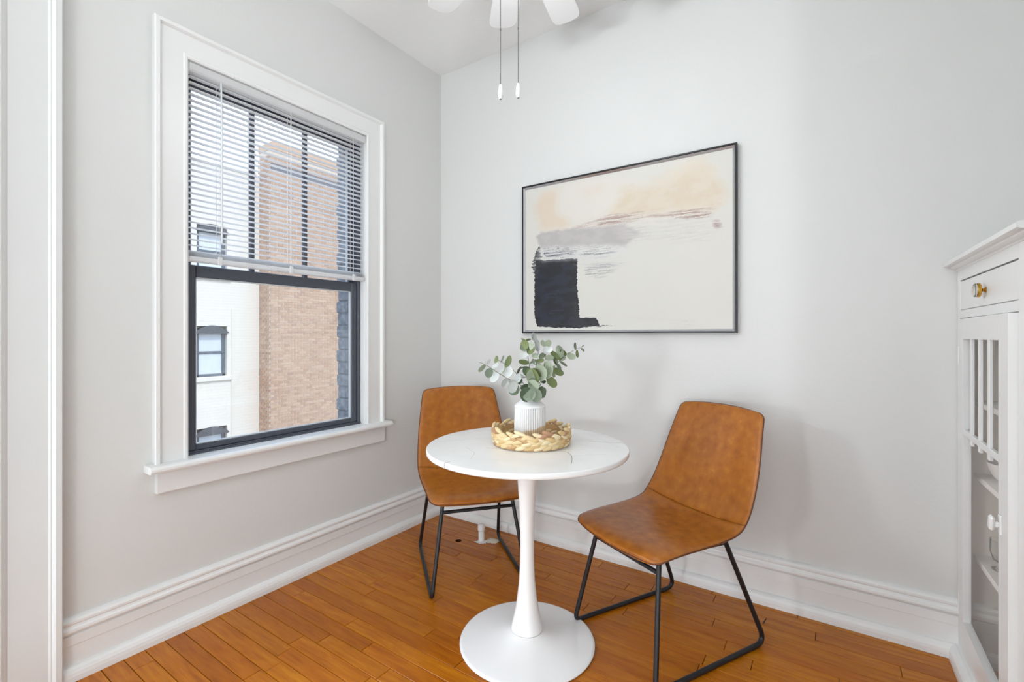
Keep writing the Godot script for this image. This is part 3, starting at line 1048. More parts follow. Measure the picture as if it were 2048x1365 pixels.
func art_layers() -> Array:
	return [
		[P2([0.06, 0.15, 0.12, 0.05, 0.3, 0.03, 0.52, 0.06, 0.7, 0.12, 0.83, 0.05, 0.92, 0.08, 0.95, 0.25, 0.93, 0.36, 0.6, 0.36, 0.26, 0.33, 0.09, 0.31]), rgb(244, 238, 228), 0.6, 0.0, 0.03],
		[P2([0.063, 0.151, 0.119, 0.056, 0.2, 0.064, 0.196, 0.22, 0.262, 0.243, 0.262, 0.32, 0.1, 0.31, 0.085, 0.22]), rgb(240, 222, 202), 0.75, 0.0, 0.02],
		[P2([0.52, 0.114, 0.665, 0.162, 0.75, 0.13, 0.825, 0.084, 0.9, 0.096, 0.942, 0.201, 0.965, 0.284, 0.918, 0.334, 0.706, 0.31, 0.474, 0.284, 0.443, 0.277, 0.52, 0.186]), rgb(238, 221, 196), 0.8, 0.0, 0.02, rgb(242, 228, 210)],
		[P2([0.80, 0.03, 0.88, 0.03, 0.9, 0.1, 0.7, 0.16, 0.62, 0.14]), rgb(243, 231, 214), 0.6, 0.0, 0.03],
		[P2([0.209, 0.066, 0.379, 0.035, 0.512, 0.05, 0.522, 0.11, 0.50, 0.18, 0.443, 0.268, 0.27, 0.275, 0.2, 0.221]), rgb(243, 239, 232), 0.9, 0.0, 0.015],
		[P2([0.34, 0.09, 0.44, 0.08, 0.43, 0.13, 0.34, 0.13]), rgb(242, 228, 212), 0.5, 0.0, 0.02],
		[P2([0.58, 0.33, 0.75, 0.345, 0.93, 0.36, 0.93, 0.44, 0.90, 0.50, 0.6, 0.47, 0.5, 0.45]), rgb(214, 210, 210), 0.4, 0.55, 0.02],
		[P2([0.262, 0.327, 0.379, 0.295, 0.474, 0.279, 0.608, 0.286, 0.706, 0.319, 0.799, 0.315, 0.906, 0.325, 0.906, 0.375, 0.793, 0.353, 0.658, 0.323, 0.564, 0.339, 0.411, 0.341]), rgb(196, 172, 166), 0.85, 0.4, 0.012, rgb(214, 196, 190)],
		[P2([0.70, 0.325, 0.80, 0.31, 0.92, 0.33, 0.90, 0.37, 0.80, 0.36]), rgb(178, 148, 140), 0.8, 0.5, 0.012],
		[P2([0.38, 0.30, 0.46, 0.285, 0.56, 0.29, 0.60, 0.305, 0.5, 0.33, 0.40, 0.335]), rgb(184, 156, 150), 0.7, 0.5, 0.012],
		[P2([0.912, 0.393, 0.93, 0.395, 0.945, 0.433, 0.924, 0.437, 0.915, 0.415]), rgb(178, 148, 142), 0.9, 0.15, 0.01],
		[P2([0.105, 0.325, 0.262, 0.327, 0.411, 0.343, 0.535, 0.343, 0.608, 0.403, 0.564, 0.453, 0.545, 0.47, 0.556, 0.487, 0.443, 0.46, 0.304, 0.45, 0.105, 0.433, 0.077, 0.348]), rgb(208, 203, 203), 0.95, 0.0, 0.012, rgb(200, 196, 196)],
		[P2([0.50, 0.36, 0.64, 0.36, 0.66, 0.43, 0.56, 0.46]), rgb(224, 221, 219), 0.8, 0.45, 0.02],
		[P2([0.077, 0.510, 0.306, 0.522, 0.304, 0.69, 0.313, 0.802, 0.317, 0.899, 0.405, 0.905, 0.419, 0.952, 0.313, 0.967, 0.227, 0.962, 0.084, 0.954, 0.066, 0.876, 0.068, 0.584]), rgb(30, 30, 36), 1.0, 0.0, 0.006, rgb(46, 46, 54)],
		[P2([0.09, 0.55, 0.27, 0.555, 0.27, 0.70, 0.26, 0.80, 0.28, 0.93, 0.10, 0.93, 0.085, 0.7]), rgb(25, 26, 34), 0.7, 0.0, 0.02, rgb(34, 38, 58)],
		[P2([0.12, 0.74, 0.21, 0.72, 0.19, 0.77, 0.12, 0.77]), rgb(60, 66, 96), 0.5, 0.5, 0.02],
		[P2([0.15, 0.85, 0.24, 0.83, 0.22, 0.88, 0.15, 0.88]), rgb(64, 70, 100), 0.5, 0.5, 0.02],
		[P2([0.096, 0.407, 0.110, 0.502, 0.085, 0.60, 0.060, 0.590, 0.053, 0.540, 0.068, 0.465]), rgb(58, 58, 64), 0.9, 0.3, 0.012],
		[P2([0.103, 0.427, 0.304, 0.453, 0.304, 0.522, 0.11, 0.511]), rgb(226, 226, 228), 1.0, 0.0, 0.006],
		[P2([0.11, 0.435, 0.304, 0.453, 0.304, 0.515, 0.14, 0.505]), rgb(70, 72, 80), 0.9, 0.62, 0.01],
		[P2([0.304, 0.453, 0.443, 0.46, 0.564, 0.483, 0.557, 0.519, 0.411, 0.539, 0.311, 0.527]), rgb(236, 236, 235), 0.95, 0.0, 0.008],
		[P2([0.304, 0.453, 0.47, 0.47, 0.52, 0.49, 0.45, 0.53, 0.311, 0.525]), rgb(140, 142, 150), 0.8, 0.68, 0.01],
		[P2([0.346, 0.562, 0.55, 0.575, 0.52, 0.60, 0.443, 0.652, 0.346, 0.645]), rgb(156, 158, 164), 0.75, 0.62, 0.014],
		[P2([0.30, 0.54, 0.44, 0.54, 0.56, 0.56, 0.50, 0.60, 0.32, 0.58]), rgb(226, 226, 227), 0.6, 0.4, 0.014],
		[P2([0.40, 0.952, 0.50, 0.952, 0.44, 0.958, 0.40, 0.960]), rgb(60, 60, 66), 0.8, 0.4, 0.006],
		[P2([0.55, 0.90, 0.72, 0.90, 0.72, 0.915, 0.56, 0.915]), rgb(226, 216, 212), 0.7, 0.6, 0.006],
		[P2([0.74, 0.93, 0.84, 0.93, 0.86, 0.97, 0.74, 0.965]), rgb(226, 218, 210), 0.7, 0.6, 0.01],
	]

func build_picture() -> void:
	var x0 := 0.660
	var x1 := 1.805
	var y0 := 1.180
	var y1 := 2.036
	var t := thing("framed_print", "large abstract print in thin black frame on the back wall", "picture", V((x0 + x1) / 2, y0, 0))
	var hx := (x1 - x0) / 2
	var hy := y1 - y0
	var w := 0.009
	var prof := [Vector2(0, 0.002), Vector2(0, 0.028), Vector2(0.0015, 0.030), Vector2(w - 0.0015, 0.030), Vector2(w, 0.028), Vector2(w, 0.002)]
	var lip := [Vector2(0, 0.014), Vector2(0, 0.018), Vector2(0.010, 0.027), Vector2(0.0105, 0.014)]
	var n := V(0, 0, 1)
	for pass_ in 2:
		var pf: Array = prof if pass_ == 0 else lip
		var k := w if pass_ == 0 else w + 0.0105
		var c := [V(-hx + k, k, 0), V(hx - k, k, 0), V(hx - k, hy - k, 0), V(-hx + k, hy - k, 0)]
		var d := [V(-1, -1, 0), V(1, -1, 0), V(1, 1, 0), V(-1, 1, 0)]
		for i in 4:
			var j := (i + 1) % 4
			obj("frame_rail" if pass_ == 0 else "inner_lip", mitred(pf, c[i], d[i], c[j], d[j], n), M.frame_black if pass_ == 0 else M.frame_silver, t)
	obj("backing", MB.new().bx(-hx + 0.009, hx - 0.009, 0.009, hy - 0.009, 0.002, 0.012), M.frame_black, t)
	var pm := MB.new()
	var a := hx - 0.018
	for q in [[V(-a, 0.016, 0.0165), Vector2(0.0, 1.0)], [V(a, 0.016, 0.0165), Vector2(1, 1)], [V(a, hy - 0.016, 0.0165), Vector2(1, 0)], [V(-a, hy - 0.016, 0.0165), Vector2(0, 0)]]:
		var u: Vector2 = q[1]
		# the sheet shows its print from edge to edge
		pm.vert(q[0], V(0, 0, 1), Vector2(lerpf(0.014, 0.986, u.x), lerpf(0.018, 0.982, u.y)))
	pm.idx.append_array([0, 2, 1, 0, 3, 2])
	var am := mat(Color(0.91, 0.905, 0.89), 0.45)
	am.albedo_texture = art_image()
	am.texture_repeat = false
	var pr := obj("print", pm, am, t)
	pr.set_meta("label", "abstract print of black, grey, mauve and cream brush strokes")

const TC := Vector3(1.188, 0, 0.810)

# veins of the tabletop in its own square (u along x, v along z)
func veins() -> Array:
	var g := Color(0.36, 0.37, 0.40, 0.9)
	var q := Color(0.62, 0.62, 0.62, 0.8)
	var o := []
	var at := func(a: Array) -> Array:
		var r := []
		for i in range(0, a.size(), 2):
			r.append(Vector2((a[i] - TC.x) / 0.78 + 0.5, (a[i + 1] - TC.z) / 0.78 + 0.5))
		return r
	for l in VEIN_XZ:
		o.append([at.call(l[0]), l[1], g if l[2] else q])
	return o

const VEIN_XZ := [
	[[0.85, 0.99, 0.93, 0.88, 0.985, 0.80, 1.03, 0.77], 1.4, false],
	[[1.03, 0.77, 1.06, 0.76, 1.12, 0.765, 1.20, 0.70], 1.6, true],
	[[1.36, 0.62, 1.44, 0.60, 1.545, 0.55, 1.60, 0.53], 1.8, true],
	[[1.09, 0.94, 1.18, 0.905, 1.235, 0.905, 1.33, 0.83, 1.37, 0.825], 2.0, true],
	[[1.37, 0.825, 1.41, 0.87, 1.435, 0.92, 1.45, 0.95], 2.0, true],
	[[1.41, 0.87, 1.47, 0.80, 1.50, 0.78], 1.2, false],
	[[1.02, 0.97, 1.10, 1.02, 1.145, 1.10], 1.2, false],
	[[1.10, 1.185, 1.108, 1.16], 2.4, true],
	[[1.28, 0.72, 1.36, 0.70, 1.42, 0.69], 1.0, false],
	[[0.86, 0.70, 0.95, 0.62, 1.04, 0.56, 1.2, 0.50], 1.1, false],
	[[1.3, 0.5, 1.38, 0.56, 1.5, 0.66], 1.0, false],
]

func build_table() -> void:
	var t := thing("pedestal_table", "round white marble-look pedestal table between the two chairs", "table", TC)
	var base := [Vector2(0, 0), Vector2(0.251, 0), Vector2(0.256, 0.002), Vector2(0.257, 0.006), Vector2(0.254, 0.009), Vector2(0.245, 0.0115), Vector2(0.21, 0.015), Vector2(0.17, 0.019), Vector2(0.135, 0.0245), Vector2(0.105, 0.031), Vector2(0.085, 0.037), Vector2(0.070, 0.043), Vector2(0.0635, 0.047), Vector2(0.060, 0.048), Vector2(0, 0.048)]
	obj("base", MB.new().lathe(base, 96), M.gloss_white, t)
	var col := [Vector2(0, 0.0485), Vector2(0.0605, 0.0485), Vector2(0.0615, 0.051), Vector2(0.0605, 0.056), Vector2(0.055, 0.08), Vector2(0.048, 0.11), Vector2(0.042, 0.14), Vector2(0.0365, 0.18), Vector2(0.031, 0.23), Vector2(0.0275, 0.29), Vector2(0.0262, 0.35), Vector2(0.0265, 0.41), Vector2(0.028, 0.47), Vector2(0.031, 0.53), Vector2(0.0355, 0.60), Vector2(0.042, 0.66), Vector2(0.052, 0.705), Vector2(0.075, 0.722), Vector2(0.11, 0.727), Vector2(0.11, 0.7295), Vector2(0, 0.7295)]
	obj("column", MB.new().lathe(col, 64), M.gloss_white, t)
	var top := [Vector2(0, 0.7297), Vector2(0.372, 0.7297), Vector2(0.377, 0.7305), Vector2(0.3805, 0.734), Vector2(0.381, 0.740), Vector2(0.381, 0.746), Vector2(0.3803, 0.7495), Vector2(0.3775, 0.751), Vector2(0.30, 0.751), Vector2(0, 0.751)]
	var m := MB.new()
	m.uvm = Vector4(1.0 / 0.78, 1.0 / 0.78, 0.5, 0.5)
	m.lathe(top, 128)
	var tp := obj("tabletop", m, M.marble, t)
	tp.set_meta("label", "white top with fine grey veins")

# ---------------------------------------------------------------- chairs
const SHELL := [Vector2(0.286, 0.418), Vector2(0.240, 0.431), Vector2(0.16, 0.434), Vector2(0.07, 0.430), Vector2(-0.02, 0.427), Vector2(-0.10, 0.432), Vector2(-0.152, 0.455), Vector2(-0.200, 0.510), Vector2(-0.238, 0.590), Vector2(-0.268, 0.680), Vector2(-0.291, 0.765), Vector2(-0.306, 0.825), Vector2(-0.317, 0.868)]
const WID := [0.226, 0.232, 0.236, 0.239, 0.242, 0.244, 0.246, 0.244, 0.238, 0.229, 0.217, 0.208, 0.200]
const LIFT := [0.0, 0.002, 0.006, 0.012, 0.019, 0.027, 0.036, 0.040, 0.038, 0.033, 0.026, 0.018, 0.010]

# a point of the shell's middle surface; s across (-1..1), t from the front lip (0) to the top (1)
func shell_point(s: float, t: float, len: float) -> Array:
	var p: Vector2 = catmull(SHELL, t)
	var e := 0.004
	var a: Vector2 = catmull(SHELL, t - e)
	var b: Vector2 = catmull(SHELL, t + e)
	var d := (b - a).normalized()
	var nn := Vector2(d.y, -d.x)   # (z, y) normal towards the sitter
	if nn.y < 0 and t < 0.4:
		nn = -nn
	if nn.x < 0 and t > 0.6:
		nn = -nn
	var w: float = catmull(WID, t)
	var lift: float = catmull(LIFT, t)
	# rounded corners at both ends
	var u := t * len
	var ra := 0.075
	var rb := 0.055
	if u < ra:
		w -= ra * 0.75 - sqrt(maxf(0.0, ra * ra - (ra - u) * (ra - u))) * 0.75
	if len - u < rb:
		w -= rb - sqrt(maxf(0.0, rb * rb - (rb - (len - u)) * (rb - (len - u))))
	var k := pow(absf(s), 2.4) * lift
	var bulge := 0.020 * (1.0 - s * s) * maxf(0.0, 1.0 - t / 0.35)
	var crown := 0.010 * (1.0 - s * s) * maxf(0.0, (t - 0.8) / 0.2)
	var q := V(s * w, p.y + nn.y * k + crown * 0.9, p.x + nn.x * k + bulge - crown * 0.3)
	return [q, V(0, nn.y, nn.x)]

func shell_part(t0: float, t1: float, len: float, hh: float) -> MB:
	var N := 34
	var C := 26
	var top := []
	var bot := []
	for i in N + 1:
		var f := 0.5 - 0.5 * cos(PI * i / N)
		f = lerpf(f, float(i) / N, 0.25)
		var t := lerpf(t0, t1, f)
		var ra := []
		var rb := []
		for j in C + 1:
			var g := sin(PI / 2 * (2.0 * j / C - 1.0))
			g = lerpf(g, 2.0 * j / C - 1.0, 0.2)
			var r := shell_point(g, t, len)
			var tau := 2.0 * f - 1.0
			var h := hh * sqrt(maxf(0.0, 1.0 - pow(absf(g), 7.0))) * sqrt(maxf(0.0, 1.0 - pow(absf(tau), 11.0)))
			# normal tilts inwards along the raised sides
			var nn: Vector3 = (r[1] + V(-g * pow(absf(g), 1.4) * 0.35, 0, 0)).normalized()
			ra.append(r[0] + nn * h)
			rb.append(r[0] - nn * h)
		top.append(ra)
		bot.append(rb)
	var rows := []
	for i in N + 1:
		var row: Array = top[i].duplicate()
		var back: Array = bot[i].duplicate()
		back.reverse()
		row.append_array(back)
		rows.append(row)
	return MB.new().grid(rows, false, true)

func make_chair(label: String) -> Node3D:
	var t := thing("dining_chair", label, "chair", Vector3.ZERO, 0.0, "tan sled-base dining chairs")
	var len := 0.0
	for i in 60:
		len += (catmull(SHELL, i / 60.0) as Vector2).distance_to(catmull(SHELL, (i + 1) / 60.0))
	var tc := 6.0 / 12.0
	var st := obj("seat", shell_part(0.0, tc + 0.002, len, 0.0165), M.leather, t)
	st.set_meta("label", "tan leather seat")
	var bk := obj("backrest", shell_part(tc - 0.002, 1.0, len, 0.0155), M.leather, t)
	bk.set_meta("label", "tan leather bucket back")
	# edge piping and the crease stitching
	var pa := []
	var pb := []
	for i in 81:
		var q := i / 80.0
		var g := -1.0 if q < 0.35 else (1.0 if q > 0.65 else lerpf(-1.0, 1.0, (q - 0.35) / 0.3))
		var along := 1.0 - q / 0.35 if q < 0.35 else ((q - 0.65) / 0.35 if q > 0.65 else 0.0)
		pa.append(shell_point(g, tc * along, len)[0])
		pb.append(shell_point(g, 1.0 - (1.0 - tc) * along, len)[0])
	obj("piping", MB.new().tube(pa, 0.0026, 6), M.seam, st)
	obj("piping", MB.new().tube(pb, 0.0026, 6), M.seam, bk)
	for s in [-1.0, 1.0]:
		var th := MB.new()
		for k in 4:
			var g: float = s * (0.86 + k * 0.036)
			var r0 := shell_point(g, tc, len)
			var r1 := shell_point(g + s * 0.022, tc, len)
			th.tube([r0[0] + r0[1] * 0.006, r1[0] + r1[1] * 0.006], 0.0009, 5)
		obj("stitching", th, M.thread, st)
	# bent tube at each side
	for s in [-1.0, 1.0]:
		var path := rounded([V(s * 0.162, 0.418, 0.208), V(s * 0.223, 0.0095, 0.286), V(s * 0.223, 0.0095, -0.275), V(s * 0.188, 0.424, -0.088)], [0.0, 0.035, 0.055, 0.0])
		obj("sled_leg", MB.new().tube(path, 0.009, 12), M.black, t)
		obj("under_rail", MB.new().tube([V(s * 0.163, 0.409, 0.215), V(s * 0.188, 0.409, -0.095)], 0.008, 10), M.black, t)
	obj("crossbar", MB.new().tube([V(-0.170, 0.362, 0.221), V(0.170, 0.362, 0.221)], 0.008, 12), M.black, t)
	obj("crossbar", MB.new().tube([V(-0.187, 0.409, -0.09), V(0.187, 0.409, -0.09)], 0.008, 12), M.black, t)
	return t

func build_chairs() -> void:
	var a := make_chair("tan leather sled-base chair right of the table under the print")
	a.position = V(1.620, 0, 0.459)
	a.rotation.y = -0.489
	var b: Node3D = a.duplicate()
	b.name = "dining_chair_001"
	add_child(b, true)
	tag(b, "tan leather sled-base chair in the corner behind the table by the window", "chair", "tan sled-base dining chairs")
	b.position = V(0.623, 0, 0.467)
	b.rotation.y = 0.88

# ---------------------------------------------------------------- on the table
const TY := 0.7512
const TRAY := Vector3(1.188, 0.7512, 0.778)

func build_tray_and_vase() -> void:
	var t := thing("woven_tray", "round woven straw tray with braided scalloped rim on the table", "tray", TRAY)
	obj("tray_base", MB.new().lathe([Vector2(0, 0), Vector2(0.128, 0), Vector2(0.134, 0.004), Vector2(0.128, 0.009), Vector2(0, 0.008)], 48), M.straw[1], t)
	# braided rings: plump overlapping leaf-strands in chevrons
	var shapes := []
	for k in 3:
		var m := MB.new()
		var prof := []
		for i in 9:
			var a := -PI / 2 + PI * i / 8.0
			prof.append(Vector2(pow(cos(a), 0.8) if cos(a) > 0.0001 else 0.0, sin(a)))
		var rows := []
		for p in prof:
			var row := []
			for j in 10:
				var w := TAU * j / 10.0
				var bend: float = 0.15 * (1.0 - p.y * p.y)
				row.append(V(p.x * cos(w) + bend, p.y, p.x * sin(w) * (1.0 + 0.15 * k)))
			rows.append(row)
		m.grid(rows, false, true)
		shapes.append(m.mesh())
	var rings := [[0.143, 0.0175, 27], [0.147, 0.035, 27], [0.147, 0.053, 27]]
	for r in rings.size():
		var n: int = rings[r][2]
		for k in n:
			for side in 2:
				var w := TAU * (k + 0.5 * side + 0.3 * r) / n
				var wave := 0.0
				if r == 2:
					wave = 0.0085 * sin(w * 9.0 + 1.855)
				elif r == 1:
					wave = 0.004 * sin(w * 9.0 + 1.855)
				var rad: float = rings[r][0]
				var rd := V(cos(w), 0, sin(w))
				var tg := V(-sin(w), 0, cos(w))
				var tilt := 0.30 if side == 0 else -0.30
				var axis := (tg * cos(tilt) + Vector3.UP * sin(tilt)).normalized()
				var nrm := (rd - axis * rd.dot(axis)).normalized()
				var o := obj("strand", shapes[rng.randi() % 3], M.straw[_straw(w)], t)
				var off: float = 0.0048 if side == 0 else -0.0048
				o.transform = Transform3D(Basis(nrm * 0.0078, axis * 0.0235, nrm.cross(axis) * 0.0076), rd * (rad + rng.randf_range(-0.001, 0.001)) + V(0, rings[r][1] + wave + off, 0))
	# an inner wall behind the braid so that no light leaks between strands
	var inn := []
	for i in 2:
		var row := []
		for k in 64:
			var w := TAU * k / 64.0
			row.append(V(cos(w) * 0.1405, 0.003 if i == 0 else 0.047 + 0.008 * sin(w * 9.0 + 1.855), sin(w) * 0.1405))
		inn.append(row)
	for i in 2:
		var row := []
		for k in 64:
			var w := TAU * k / 64.0
			row.append(V(cos(w) * 0.1465, 0.003 if i == 1 else 0.047 + 0.008 * sin(w * 9.0 + 1.855), sin(w) * 0.1465))
		inn.append(row)
	obj("tray_wall", MB.new().grid(inn, true, true), M.straw[3], t)
	# vase
	var v := thing("vase", "white ribbed ceramic vase with bare tan foot standing in the tray", "vase", V(TRAY.x - 0.004, TY + 0.0088, TRAY.z + 0.004))
	var prof := [Vector2(0, 0), Vector2(0.058, 0), Vector2(0.0615, 0.002), Vector2(0.0632, 0.006)]
	for i in range(1, 30):
		prof.append(Vector2(lerpf(0.0632, 0.0598, i / 29.0), lerpf(0.006, 0.132, i / 29.0)))
	prof.append_array([Vector2(0.0600, 0.1335), Vector2(0.0600, 0.1375), Vector2(0.0575, 0.1415), Vector2(0.050, 0.1475), Vector2(0.042, 0.1530), Vector2(0.0365, 0.1570), Vector2(0.034, 0.1610), Vector2(0.0335, 0.1645), Vector2(0.0315, 0.1655), Vector2(0.0295, 0.1640), Vector2(0.0290, 0.150), Vector2(0.040, 0.138), Vector2(0.054, 0.12), Vector2(0.054, 0.02), Vector2(0, 0.016)])
	var m := MB.new()
	m.lathe(prof, 256, Transform3D(), 44, 0.0034, 0.020, 0.1325)
	# bare clay below a slanting glaze line (its own colour, not shade)
	var right := V(0.82859, 0, -0.55985)
	for i in m.v.size():
		var p := m.v[i]
		var line := 0.054 + 0.24 * (p.dot(right)) + 0.002 * sin(atan2(p.z, p.x) * 7.0)
		var k := clampf((line - p.y) / 0.003, 0.0, 1.0)
		if Vector2(p.x, p.z).length() < 0.056 and p.y > 0.004:
			k = 0.0
		var ang := atan2(p.z, p.x)
		var groove := 0.5 - 0.5 * cos(ang * 44.0) if p.y > 0.02 and p.y < 0.1325 else 0.0
		m.col[i] = Color(0.84, 0.835, 0.825).lerp(Color(0.66, 0.65, 0.64), groove * 0.8).lerp(Color(0.62, 0.47, 0.30), k)
	obj("body", m, M.ceramic, v)

func _straw(w: float) -> int:
	var k := rng.randf()
	if k < 0.40:
		return 0
	if k < 0.62:
		return 1
	if k < 0.84:
		return 2
	return 3 if k < 0.93 else 4

# a point given by its place in a close-up sketch of the bunch (millimetre-like units), set in the vase's plane
func sk(x: float, y: float, back := 0.0) -> Vector3:
	var s := 0.0019438 / 4.877
	var right := V(0.82859, 0, -0.55985)
	var fwd := V(-0.55985, 0, -0.82859)
	return right * ((x - 578.0) * s) + V(0, (748.0 - y) * s, 0) + fwd * back

func build_plant() -> void:
	var at := V(TRAY.x - 0.004, TY + 0.173, TRAY.z + 0.004)
	var t := thing("eucalyptus_bunch", "grey-green silver dollar eucalyptus stems standing in the ribbed vase", "plant", at)
	var stems := [
		[[585, 900, 0], [560, 700, 0.0], [470, 600, -0.015], [380, 555, -0.03], [280, 495, -0.04], [200, 440, -0.045], [130, 400, -0.05], [90, 385, -0.05]],
		[[580, 890, 0], [560, 690, 0.01], [490, 570, 0.02], [420, 480, 0.03], [340, 420, 0.03], [260, 375, 0.03], [235, 355, 0.03]],
		[[575, 880, 0], [580, 700, 0.0], [572, 430, 0.01], [552, 300, 0.02], [537, 200, 0.02], [530, 170, 0.02]],
		[[590, 890, 0], [610, 700, 0.0], [640, 400, -0.01], [655, 300, -0.02], [640, 220, -0.02], [600, 165, -0.02]],
		[[600, 890, 0], [650, 640, 0.0], [720, 540, 0.0], [790, 470, 0.01], [850, 400, 0.01], [930, 330, 0.02], [1030, 270, 0.02], [1110, 235, 0.02]],
		[[595, 890, 0], [640, 690, -0.02], [690, 560, -0.035], [715, 400, -0.035], [725, 290, -0.03], [735, 240, -0.03]],
	]
	for s in stems:
		var pts := []
		for p in s:
			pts.append(sk(p[0], p[1], p[2]))
		var path := []
		for i in 29:
			path.append(catmull(pts, i / 28.0))
		obj("stem", MB.new().tube(path, 0.0016, 6, false, 0.0007), M.stem, t)
	var lm := []
	for k in 3:
		lm.append(leaf_mesh(0.10 + 0.10 * k, k))
	for l in LEAVES:
		var a := sk(l[0], l[1], l[6])
		var b := sk(l[2], l[3], l[6])
		var axis := b - a
		var L := axis.length()
		axis = axis / L
		var fwd := V(-0.55985, 0, -0.82859)
		var face := -fwd
		face = (face - axis * face.dot(axis)).normalized()
		var asp: float = l[4]
		var turn := acos(clampf(asp, 0.05, 1.0)) * (1.0 if rng.randf() < 0.5 else -1.0)
		face = face.rotated(axis, turn)
		# a little foreshortening: lean the leaf towards or away from the viewer
		var lean := rng.randf_range(-0.35, 0.35)
		var side := axis.cross(face).normalized()
		axis = axis.rotated(side, lean)
		face = face.rotated(side, lean)
		var k := L * 1.12 / cos(lean)
		var o := obj("leaf", lm[rng.randi() % 3], M.leaf[l[5]], t)
		o.transform = Transform3D(Basis(side * k, face * k, axis * k), a)

# a round leaf from its stalk at the origin along +z, one unit long, cupped
func leaf_mesh(cup: float, k: int) -> ArrayMesh:
	var m := MB.new()
	var rows := []
	for i in 5:
		var r := i / 4.0 * 0.5
		var row := []
		for j in 16:
			var w := TAU * j / 16.0
			var x := sin(w) * r * (0.92 + 0.08 * k)
			var z := 0.5 - cos(w) * r
			var wob := 1.0 + 0.04 * sin(w * 3.0 + k)
			row.append(V(x * wob, cup * (r * r * 2.0) - 0.10 * x * x + 0.02 * sin(w * 2.0 + k) * r, z))
		rows.append(row)
	var back := []
	for row in rows:
		var q := []
		for p in row:
			q.append(p - V(0, 0.012, 0))
		back.append(q)
	back.reverse()
	rows.append_array(back)
	m.grid(rows, false, true)
	return m.mesh()

# stalk x, y, tip x, y, breadth over length as seen, tone, depth
const LEAVES := [
	[150, 408, 80, 445, 0.5, 1, -0.05], [165, 405, 190, 358, 0.5, 2, -0.05], [200, 443, 150, 510, 0.75, 4, -0.045], [215, 455, 255, 398, 0.4, 2, -0.045],
	[275, 492, 212, 568, 0.65, 2, -0.04], [285, 497, 335, 435, 0.4, 2, -0.04], [345, 530, 300, 608, 0.45, 2, -0.035], [350, 535, 405, 450, 0.65, 2, -0.035],
	[445, 585, 365, 645, 0.85, 2, -0.03], [440, 590, 490, 520, 0.6, 2, -0.025], [450, 605, 400, 698, 1.0, 3, -0.01], [460, 590, 380, 560, 0.5, 2, -0.03],
	[265, 335, 232, 395, 0.5, 0, 0.03], [298, 405, 326, 338, 0.25, 4, 0.03], [350, 452, 416, 362, 0.42, 0, 0.03], [350, 440, 300, 495, 0.4, 1, 0.03], [440, 522, 497, 458, 0.3, 3, 0.03],
	[535, 182, 494, 176, 0.45, 0, 0.02], [538, 180, 578, 156, 0.45, 0, 0.02], [545, 270, 518, 192, 0.85, 0, 0.02], [552, 285, 505, 230, 0.8, 4, 0.02], [556, 310, 625, 275, 0.75, 0, 0.02],
	[556, 300, 600, 235, 0.75, 0, 0.02], [560, 325, 487, 355, 0.55, 2, 0.015], [572, 400, 478, 388, 0.55, 0, 0.01], [574, 430, 484, 428, 0.22, 4, 0.01], [574, 405, 645, 365, 0.55, 1, 0.01],
	[602, 185, 606, 115, 0.5, 2, -0.02], [600, 190, 578, 258, 0.5, 1, -0.02], [648, 282, 660, 138, 0.28, 2, -0.02], [642, 285, 622, 190, 0.5, 2, -0.02], [735, 235, 715, 300, 0.9, 2, -0.03],
	[725, 245, 765, 185, 0.9, 1, -0.03], [715, 240, 690, 185, 0.7, 1, -0.028], [725, 290, 778, 250, 0.75, 2, -0.03], [652, 335, 606, 305, 0.8, 1, -0.018], [658, 345, 722, 312, 0.7, 4, -0.018],
	[718, 350, 790, 325, 0.75, 1, -0.03], [640, 400, 588, 432, 0.3, 2, -0.01], [645, 402, 705, 442, 0.4, 2, -0.01], [645, 390, 705, 368, 0.5, 0, -0.01], [636, 420, 592, 375, 0.5, 1, -0.008],
	[1022, 275, 1000, 212, 0.45, 4, 0.02], [1028, 275, 1062, 332, 0.5, 0, 0.02], [1088, 245, 1112, 230, 0.35, 0, 0.02], [1085, 248, 1106, 288, 0.3, 4, 0.02], [938, 328, 888, 275, 0.6, 0, 0.02],
	[938, 322, 1000, 376, 0.65, 1, 0.02], [905, 350, 855, 248, 0.45, 1, 0.018], [868, 385, 812, 292, 0.45, 0, 0.012], [850, 402, 892, 450, 0.4, 4, 0.01], [870, 385, 925, 345, 0.5, 1, 0.012],
	[880, 378, 942, 422, 0.25, 4, 0.015], [832, 420, 802, 370, 0.35, 0, 0.01], [800, 465, 892, 515, 0.62, 0, 0.01], [785, 480, 832, 522, 0.6, 1, 0.01], [850, 405, 822, 345, 0.5, 1, 0.012],
	[705, 565, 685, 420, 0.62, 1, -0.035], [745, 550, 752, 395, 0.55, 1, -0.035], [735, 545, 830, 605, 0.72, 0, -0.02], [640, 590, 545, 500, 0.8, 1, -0.03], [600, 520, 520, 470, 0.75, 3, 0.0],
	[640, 640, 570, 560, 0.85, 4, -0.04], [625, 620, 640, 465, 0.6, 0, -0.02], [665, 560, 640, 450, 0.7, 0, -0.015], [620, 560, 560, 470, 0.7, 0, -0.01], [650, 640, 590, 555, 0.8, 1, -0.045],
	[585, 640, 492, 725, 0.9, 3, -0.03], [610, 650, 560, 750, 0.8, 4, -0.04], [640, 640, 610, 748, 0.95, 4, -0.045], [690, 620, 672, 722, 0.85, 3, -0.03], [660, 630, 705, 720, 0.7, 3, -0.02],
	[560, 610, 490, 640, 0.7, 3, -0.01], [505, 560, 480, 605, 0.6, 3, -0.005], [520, 545, 472, 530, 0.45, 2, -0.005], [690, 590, 730, 590, 0.6, 3, 0.0], [560, 530, 500, 545, 0.3, 2, 0.0],
	[700, 545, 760, 510, 0.7, 0, -0.01], [745, 480, 790, 420, 0.6, 1, -0.02],
]

